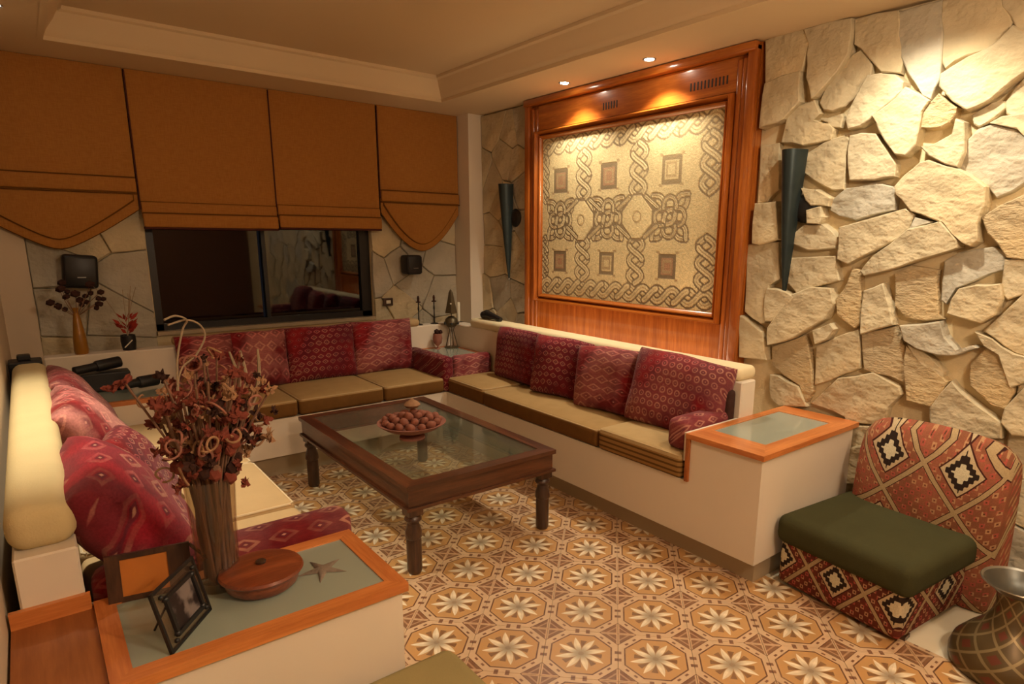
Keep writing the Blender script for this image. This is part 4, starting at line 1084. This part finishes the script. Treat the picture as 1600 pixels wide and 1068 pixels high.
for k in range(170):                           # blooms: lumpy heads made of a few petals
    if k < len(tops): c = tops[k]
    else: c = rs.choice(tops) + Vector((rs.uniform(-.025, .025), rs.uniform(-.025, .025), rs.uniform(-.08, .02)))*1.0
    if k % 3 == 0: c = Vector((c.x, c.y, c.z-.05))
    mb = MB(); R0 = rs.uniform(.008, .016)
    for i in range(9):
        v = Vector((rs.gauss(0, 1), rs.gauss(0, 1), rs.gauss(0, 1))).normalized(); w = v.orthogonal().normalized(); w2 = v.cross(w)
        a1 = c+v*R0*.3; tip = c+v*R0*1.5 + Vector((0, 0, R0*.2))
        A_, B_, T_ = mb.b.verts.new(a1+w*R0*.45), mb.b.verts.new(a1-w*R0*.45), mb.b.verts.new(tip)
        M1, M2 = mb.b.verts.new(c+v*R0+w*R0*.5+w2*R0*.2), mb.b.verts.new(c+v*R0-w*R0*.5+w2*R0*.2)
        mb.b.faces.new((A_, M1, T_, M2, B_))
    mb.ball(c, R0*.6, 1)
    mb.build('bloom', rs.choice(['burg', 'burg', 'drytan', 'darkbloom', 'burg']), dq)
for k in range(60):                            # wood-shaving curls
    c = rs.choice(tops) + Vector((rs.uniform(-.05, .05), rs.uniform(-.05, .05), rs.uniform(-.08, .02)))
    R0 = rs.uniform(.012, .026); ax = Vector((rs.gauss(0, 1), rs.gauss(0, 1), rs.gauss(0, .5))).normalized(); u1 = ax.orthogonal().normalized(); u2 = ax.cross(u1)
    P = [c + (u1*math.cos(t)+u2*math.sin(t))*R0*(1-.06*t) + ax*t*.0035 for t in [i*.45 for i in range(15)]]
    MB().tube(P, .0026, 5).build('curl', rs.choice(['drytan', 'terra', 'drytan']), dq, smooth=True)
for k in range(26):                            # rough cluster where the bunch leaves the glass
    a_ = rs.random()*2*PI
    for q in range(2):
        h_ = rs.random(); c = Vector((vx+math.cos(a_)*(.048+.035*h_), vy+math.sin(a_)*(.048+.035*h_), TZ+.262+h_*.11))
        MB().ball(c, rs.uniform(.009, .017), 1, (1, .8, 1.3)).build('bloom', rs.choice(['stem', 'darkbloom', 'burg', 'burg']), dq)
Q = Vector((vx, vy, 0))
def smooth(P, n=5):
    P = [Vector(p) for p in P]; out = []
    for i in range(len(P)-1):
        a, b, c, d = P[max(i-1, 0)], P[i], P[i+1], P[min(i+2, len(P)-1)]
        for k in range(n):
            t = k/n; out.append(.5*((2*b)+(c-a)*t+(2*a-5*b+4*c-d)*t*t+(3*b-a-3*c+d)*t**3))
    return out+[P[-1]]
for pts in ([(-.02, .0, .85), (-.035, .02, .98), (-.03, .05, 1.08), (-.01, .06, 1.16), (-.0, .05, 1.185), (-.025, .02, 1.20), (-.05, 0, 1.195)],
            [(-.02, .0, .85), (-.045, .02, .97), (-.025, .05, 1.07), (.015, .08, 1.10), (.04, .09, 1.14), (.03, .08, 1.17), (-.0, .06, 1.185), (-.04, .03, 1.18)]):
    MB().tube([Q+p for p in smooth(pts)], .0022, 6).build('long_tendril', 'twig', dq, smooth=True)
for dx in (0, .02, -.012):                     # pale reeds leaning to the right
    pts = smooth([(.02, .0, .80), (.05+dx*.3, .03, .88), (.095+dx, .06, .96), (.118+dx*1.4, .08, 1.03), (.112+dx*2, .09, 1.10)])
    MB().tube([Q+p for p in pts], [.0025+.0028*math.sin(PI*i/(len(pts)-1)) for i in range(len(pts))], 6).build('reed', 'twig', dq, smooth=True)

# ------------------------------------------------------------------ shelf under the left loudspeaker
WZ = .735
am = empty('amber_vase', (-2.685, -.33, WZ), 'slim amber vase below the left loudspeaker', 'vase')
MB().lathe([(0, WZ), (.030, WZ), (.034, WZ+.02), (.030, WZ+.09), (.018, WZ+.19), (.011, WZ+.23), (.016, WZ+.25), (.012, WZ+.25), (.007, WZ+.23), (0, WZ+.1)], -2.685, -.33, 20, False).build('vase_body', 'amber', am, smooth=50)
dk = empty('dark_dried_spray', (-2.685, -.33, WZ+.2), 'spray of dark dried blooms in the slim amber vase', 'dried flowers')
for k in range(12):
    a_ = k*2.4; d = Vector((math.cos(a_)*(.75 if k % 2 else 1.2), math.sin(a_)*.4, .9)); P = curve_pts((-2.685, -.33, WZ+.2), d, rs.uniform(.09, .2), rs.uniform(-.12, .12), 5)
    MB().tube(P, .002, 4).build('stem', 'stem', dk)
    MB().ball(P[-1], rs.uniform(.016, .026), 1, (1, 1, .8)).ball(P[-2]+Vector((.012, 0, -.01)), .015, 1).build('bloom', 'darkbloom', dk)
rp = empty('black_plant_pot', (-2.465, -.33, WZ), 'small black pot on the white shelf left of the window', 'pot')
MB().lathe([(0, WZ), (.032, WZ), (.038, WZ+.05), (.036, WZ+.085), (.032, WZ+.085), (.03, WZ+.07), (0, WZ+.07)], -2.465, -.33, 18, False).build('pot_body', 'black', rp, smooth=50)
MB().tube([(-2.49, -.371, WZ+.02), (-2.45, -.374, WZ+.06)], .003, 5).build('pale_stripe', 'candle', rp)
rd = empty('red_leafed_plant', (-2.465, -.33, WZ+.07), 'red leaves with thin bare twigs growing from the small black pot', 'plant')
for k in range(26):
    a_ = rs.random()*2*PI; z0 = WZ+.10+rs.random()*.10; r = .012+rs.random()*.035
    c = Vector((-2.465+math.cos(a_)*r, -.33+math.sin(a_)*r*.7, z0)); u = Vector((math.cos(a_), math.sin(a_), .9)).normalized(); w = u.orthogonal().normalized()
    mb = MB(); mb.b.faces.new([mb.b.verts.new(c+q) for q in (-u*.02, w*.011, u*.03, -w*.011)]); mb.build('leaf', 'redleaf', rd)
for k in range(6):
    P = curve_pts((-2.465, -.33, WZ+.08), (rs.uniform(-.45, .35), rs.uniform(-.1, .1), 1), rs.uniform(.22, .34), rs.uniform(-.09, .09), 8)
    MB().tube(P, [.003]+[.0018]*8, 4).build('twig', 'twig', rd)
# two dark tubes lying on the left corner table
def lying(p, q, r, label, nm='black_spyglass'):
    e = empty(nm, p, label, 'tube')
    p, q = Vector(p), Vector(q); d = (q-p)
    MB().tube([p, p+d*.48], r*.72, 14).build('thin_barrel', 'black', e, smooth=40)
    MB().tube([p+d*.46, p+d*.5, p+d*.97, q], [r*.9, r, r, r*.93], 16).build('thick_barrel', 'black', e, smooth=40)
    return e
bs = empty('dark_stand', (-2.63, -.55, .567), 'black box stand on the left corner table, under the upper spyglass', 'box')
MB().box(-2.72, -2.50, -.60, -.50, .567, .665, .008, 2).build('stand_body', 'black', bs)
lying((-2.74, -.60, .69), (-2.535, -.52, .705), .030, 'black spyglass-like tube lying behind the far kilim cushion, upper one')
lying((-2.555, -.68, .605), (-2.385, -.62, .605), .032, 'black spyglass-like tube lying lower, nearer the window bench')
db = empty('black_device', (-2.925, -.80, .567), 'low black box at the far end of the left back rest, by the left wall', 'box')
MB().box(-2.985, -2.86, -.86, -.74, .567, .80, .008, 2).box(-2.95, -2.90, -.83, -.77, .80, .825, .006, 2).build('device_body', 'black', db)
MB().box(-2.95, -2.885, -.863, -.858, .75, .78).build('device_front', 'blackmetal', db)

# ------------------------------------------------------------------ candlesticks, candle-shaped highlight and lantern in the far corner
def candlestick(x, label):
    y = -.33
    e = empty('candlestick', (x, y, WZ), label, 'candlestick', 'thin iron candlesticks')
    sm_ = MB().lathe([(0, WZ), (.030, WZ), (.030, WZ+.005), (.006, WZ+.010), (.004, WZ+.10), (.007, WZ+.12), (.004, WZ+.14), (.0045, WZ+.165), (0, WZ+.165)], x, y, 14, False).build('stem', 'blackmetal', e, smooth=50)
    MB().lathe([(0, WZ+.163), (.018, WZ+.166), (.018, WZ+.172), (.008, WZ+.174), (.009, WZ+.20), (.004, WZ+.215), (0, WZ+.215)], x, y, 12, False).build('cup', 'darkbloom', sm_, smooth=50)
candlestick(-.645, 'thin iron candlestick on the white ledge, left of the pair')
candlestick(-.515, 'thin iron candlestick on the white ledge, right of the pair')
cn = MB().lathe([(0, WZ), (.013, WZ), (.013, WZ+.14), (.010, WZ+.15), (0, WZ+.145)], -.30, -.325, 14, False).build('highlight_candle', 'candle', smooth=50); tag(cn, 'slim ivory candle shape standing in for a highlight on the white corner column', 'candle')  # ivory cylinder standing in for a highlight streak on the column
lx, ly, lz = -.445, -.46, .564
ln = empty('pointed_lantern', (lx, ly, lz), 'bronze lantern with a tall pointed roof on the glass corner table', 'lantern')
MB().lathe([(0, lz), (.055, lz), (.055, lz+.006), (.02, lz+.012), (0, lz+.012)], lx, ly, 20, False).build('base', 'bronze', ln, smooth=40)
for k in range(4):
    a_ = PI/4+k*PI/2
    MB().tube([(lx+.045*math.cos(a_), ly+.045*math.sin(a_), lz+.008), (lx+.014*math.cos(a_), ly+.014*math.sin(a_), lz+.13), (lx+.03*math.cos(a_), ly+.03*math.sin(a_), lz+.20)], .004, 6).build('leg', 'bronze', ln, smooth=True)
MB().lathe([(0, lz+.15), (.035, lz+.16), (.052, lz+.19), (.045, lz+.215), (.02, lz+.235), (0, lz+.235)], lx, ly, 16, False).build('lamp_body', 'bronze', ln, smooth=40)
for k in range(6):
    a_ = k*PI/3; MB().ball((lx+.055*math.cos(a_), ly+.055*math.sin(a_), lz+.185), .010, 1).build('boss', 'blackmetal', ln)
MB().lathe([(.046, lz+.26), (.050, lz+.262), (.030, lz+.35), (.018, lz+.41), (.006, lz+.43), (0, lz+.435)], lx, ly, 6, False).build('roof', 'bronze', ln, smooth=30)
MB().tube([(lx, ly, lz+.23), (lx, ly, lz+.43)], .004, 6).build('spindle', 'bronze', ln)
MB().ball((lx-.02, ly-.03, lz+.33), .007, 1).build('bright_stud', 'candle', ln)
gb = empty('red_goblet', (-.56, -.45, lz), 'small rosy goblet beside the pointed lantern', 'goblet')
MB().lathe([(0, lz), (.022, lz), (.006, lz+.008), (.006, lz+.02), (.030, lz+.045), (.036, lz+.08), (.030, lz+.115), (.027, lz+.115), (.03, lz+.08), (0, lz+.04)], -.56, -.45, 18, False).build('goblet_cup', 'terra', gb, smooth=50)
MB().ball((-.565, -.45, lz+.128), .022, 1).ball((-.54, -.46, lz+.125), .018, 1).build('dark_filling', 'darkbloom', gb)
hn = empty('black_handset', (-.33, -.86, .79), 'black handset-like object lying on the far end of the lit back rest', 'handset')
MB().tube([(-.335, -.72, .825), (-.33, -.76, .835), (-.33, -.86, .825), (-.325, -.93, .812)], [.026, .032, .020, .016], 14).build('handset_body', 'black', hn, smooth=50)
MB().ball((-.352, -.765, .846), .008, 1).build('shiny_button', 'pewter', hn)

# ------------------------------------------------------------------ low kilim chair by the stone wall
kc = empty('low_kilim_chair', (-.42, -3.6, 0), 'low kilim-covered chair with a green seat, in front of the stone wall', 'chair')
Rk = Matrix.Rotation(-.10, 3, 'Z'); pv = (-.42, -3.60, 0)
MB().box(-.66, -.15, -3.84, -3.345, .012, .205, .022, 4, rot=Rk, piv=pv).build('base', 'kilimbase', kc, smooth=50, origin=(-.42, -3.6, 0))
sm = MB().box(-.675, -.165, -3.868, -3.322, .178, .302, .042, 6, rot=Rk, piv=pv)
sm.build('seat_cushion', 'olive', kc, smooth=50, origin=(-.42, -3.6, 0))
# back: rounded block, leaning
pf = [(-.225, .0), (-.25, .30), (-.235, .46), (-.215, .56), (-.185, .625), (-.14, .655), (-.085, .64), (-.05, .58), (-.035, .46), (-.03, .20), (-.03, 0)]
mb = MB(); y0, y1 = -3.945, -3.395; nS = 22; rows = []
for i in range(nS+1):
    t = i/nS; e_ = min(t, 1-t); k_ = 1-.30*math.exp(-e_*13)
    y = y0+(y1-y0)*t; lift = .012*math.sin(t*PI)
    rows.append([mb.b.verts.new((-.13+(x+.13)*k_, y, z*(1-.10*math.exp(-e_*13))+lift*(z > .3))) for x, z in pf])
for a_, b_ in zip(rows, rows[1:]):
    for i in range(len(pf)-1): mb.b.faces.new((a_[i], a_[i+1], b_[i+1], b_[i]))
    mb.b.faces.new((a_[-1], a_[0], b_[0], b_[-1]))
mb.b.faces.new(rows[0]); mb.b.faces.new(rows[-1][::-1])
bmesh.ops.rotate(mb.b, verts=mb.b.verts, cent=(-.13, -3.67, 0), matrix=Matrix.Rotation(-.06, 3, 'Z'))
mb.build('back_rest', 'kilimback', kc, smooth=50, origin=(-.42, -3.6, 0))
for px_, py_ in ((-.61, -3.80), (-.58, -3.40), (-.20, -3.82), (-.20, -3.40)):
    MB().box(px_-.02, px_+.02, py_-.02, py_+.02, 0, .014).build('foot', 'dark_z', kc)

# ------------------------------------------------------------------ patterned vessel lower right
cx_, cy_ = -.53, -4.085
vz = empty('brass_vessel', (cx_, cy_, 0), 'chased brass vessel with a wide flaring rim in the lower right corner', 'vessel')
MB().lathe([(0, 0), (.150, 0), (.158, .012), (.160, .04), (.150, .075), (.115, .12), (.078, .16), (.056, .20), (.050, .23), (.054, .265), (.066, .285)], cx_, cy_, 44, False).build('vessel_body', 'chased', vz, smooth=60, origin=(cx_, cy_, 0))
MB().lathe([(.062, .28), (.085, .300), (.100, .309), (.104, .313), (.102, .316), (.095, .311)], cx_, cy_, 44, False).build('rim', 'pewter', vz, smooth=60)
MB().lathe([(.0955, .3112), (.075, .292), (.048, .272), (0, .266)], cx_, cy_, 44, False).build('dish', 'pewter_dark', vz, smooth=60)
bp_ = empty('black_pot', (-.28, -4.12, 0), 'plain black pot cut by the right edge of the photo, beside the brass vessel', 'pot')
MB().lathe([(0, 0), (.06, 0), (.075, .04), (.078, .12), (.06, .2), (.04, .225), (.045, .24), (.036, .24), (.03, .22), (0, .2)], -.28, -4.12, 26, False).build('pot_body', 'black', bp_, smooth=60)

# khaki pouf in the foreground
pf_ = empty('khaki_pouf', (-2.5, -3.6, 0), 'khaki cloth pouf whose corner shows at the bottom of the photo', 'pouf')
mb = MB().box(-2.80, -2.150, -3.95, -3.306, .03, .375, .035, 5); mb.build('pouf_cover', 'pouf', pf_, smooth=60)
for x in (-2.74, -2.25):
    for y in (-3.88, -3.38): MB().lathe([(.018, 0), (.024, .035)], x, y, 10).build('foot', 'dark_z', pf_)

# ------------------------------------------------------------------ lamps
def spot(name, loc, power, cone, parent, col=SPOT_COL, size=.02, blend=.6):
    l = bpy.data.lights.new(name, 'SPOT'); l.energy = power; l.color = col; l.spot_size = math.radians(cone); l.spot_blend = blend; l.shadow_soft_size = size
    o = bpy.data.objects.new(name, l); C.objects.link(o); o.parent = parent; o.location = Vector(loc)-Vector(PW(parent)); return o
NM = {0: 'recessed halogen downlight over the mosaic, left of the two visible', 1: 'recessed halogen downlight over the mosaic, right of the two visible',
      2: 'recessed downlight above the kilim chair, just out of the photo', 3: 'recessed downlight above the left bench, out of the photo', 4: 'dim recessed downlight over the far left corner, out of the photo'}
for k, (x, y, pwr, cone) in enumerate(DOWNLIGHTS + FILL_LIGHTS):
    zc = SOFFIT if (x > IX1 or x < IX0 or y < IY0) else CEIL
    e = empty('ceiling_downlight', (x, y, zc), NM.get(k, 'recessed downlight added out of view as fill light'), 'ceiling light', 'recessed downlights')
    MB().lathe([(.024, zc-.001), (.034, zc-.004), (.036, zc+.002), (.024, zc+.002)], x, y, 20, False).build('trim_ring', 'pewter', e, smooth=40)
    MB().lathe([(0, zc-.0035), (.024, zc-.0035), (.024, zc-.001)], x, y, 16, False).build('bulb', 'lampglow', e)
    spot('beam', (x, y, zc-.008), pwr, cone, e)
    if k in AIMED:
        pw_, cn_, tgt = AIMED[k]; b_ = spot('aimed_beam', (x, y, zc-.010), pw_, cn_, e, blend=1.0)
        b_.rotation_euler = (Vector(tgt)-Vector((x, y, zc-.010))).to_track_quat('-Z', 'Y').to_euler()
fl = empty('fill_lamp', (FILL_LAMP[0], FILL_LAMP[1], 0), 'added fill lamp behind the camera, shaped as a shaded floor lamp', 'lamp')
fx, fy, fz = FILL_LAMP[:3]
MB().lathe([(0, 0), (.14, 0), (.14, .02), (.015, .03), (.012, fz-.2), (0, fz-.2)], fx, fy, 20, False).build('stand', 'bronze', fl, smooth=40)
MB().lathe([(.20, fz-.16), (.13, fz+.14)], fx, fy, 24, False).build('lamp_shade', 'shadeglow', fl, smooth=True)
l = bpy.data.lights.new('fill_bulb_light', 'POINT'); l.energy = FILL_LAMP[3]; l.color = WARM; l.shadow_soft_size = .12
o = bpy.data.objects.new('fill_bulb_light', l); C.objects.link(o); o.parent = fl; o.location = (0, 0, fz+.26)
# lamp strip in the trough behind the back rest
tr = empty('trough_light', (-.12, -1.8, .60), 'warm lamp strip hidden in the trough behind the lit back rest', 'strip light')
MB().box(-.274, -.03, -2.90, -.98, .355, .375).build('trough_floor', 'white', tr)
MB().box(-.274, -.235, -2.66, -.90, .62, .66).build('strip_housing', 'pewter', tr)
l = bpy.data.lights.new('strip_glow', 'AREA'); l.shape = 'RECTANGLE'; l.size = .05; l.size_y = 1.66; l.energy = STRIP_POWER; l.color = (1, .74, .50)
o = bpy.data.objects.new('strip_glow', l); C.objects.link(o); o.parent = tr; o.location = (-.060, .03, .03); o.rotation_euler = (PI, 0, 0)
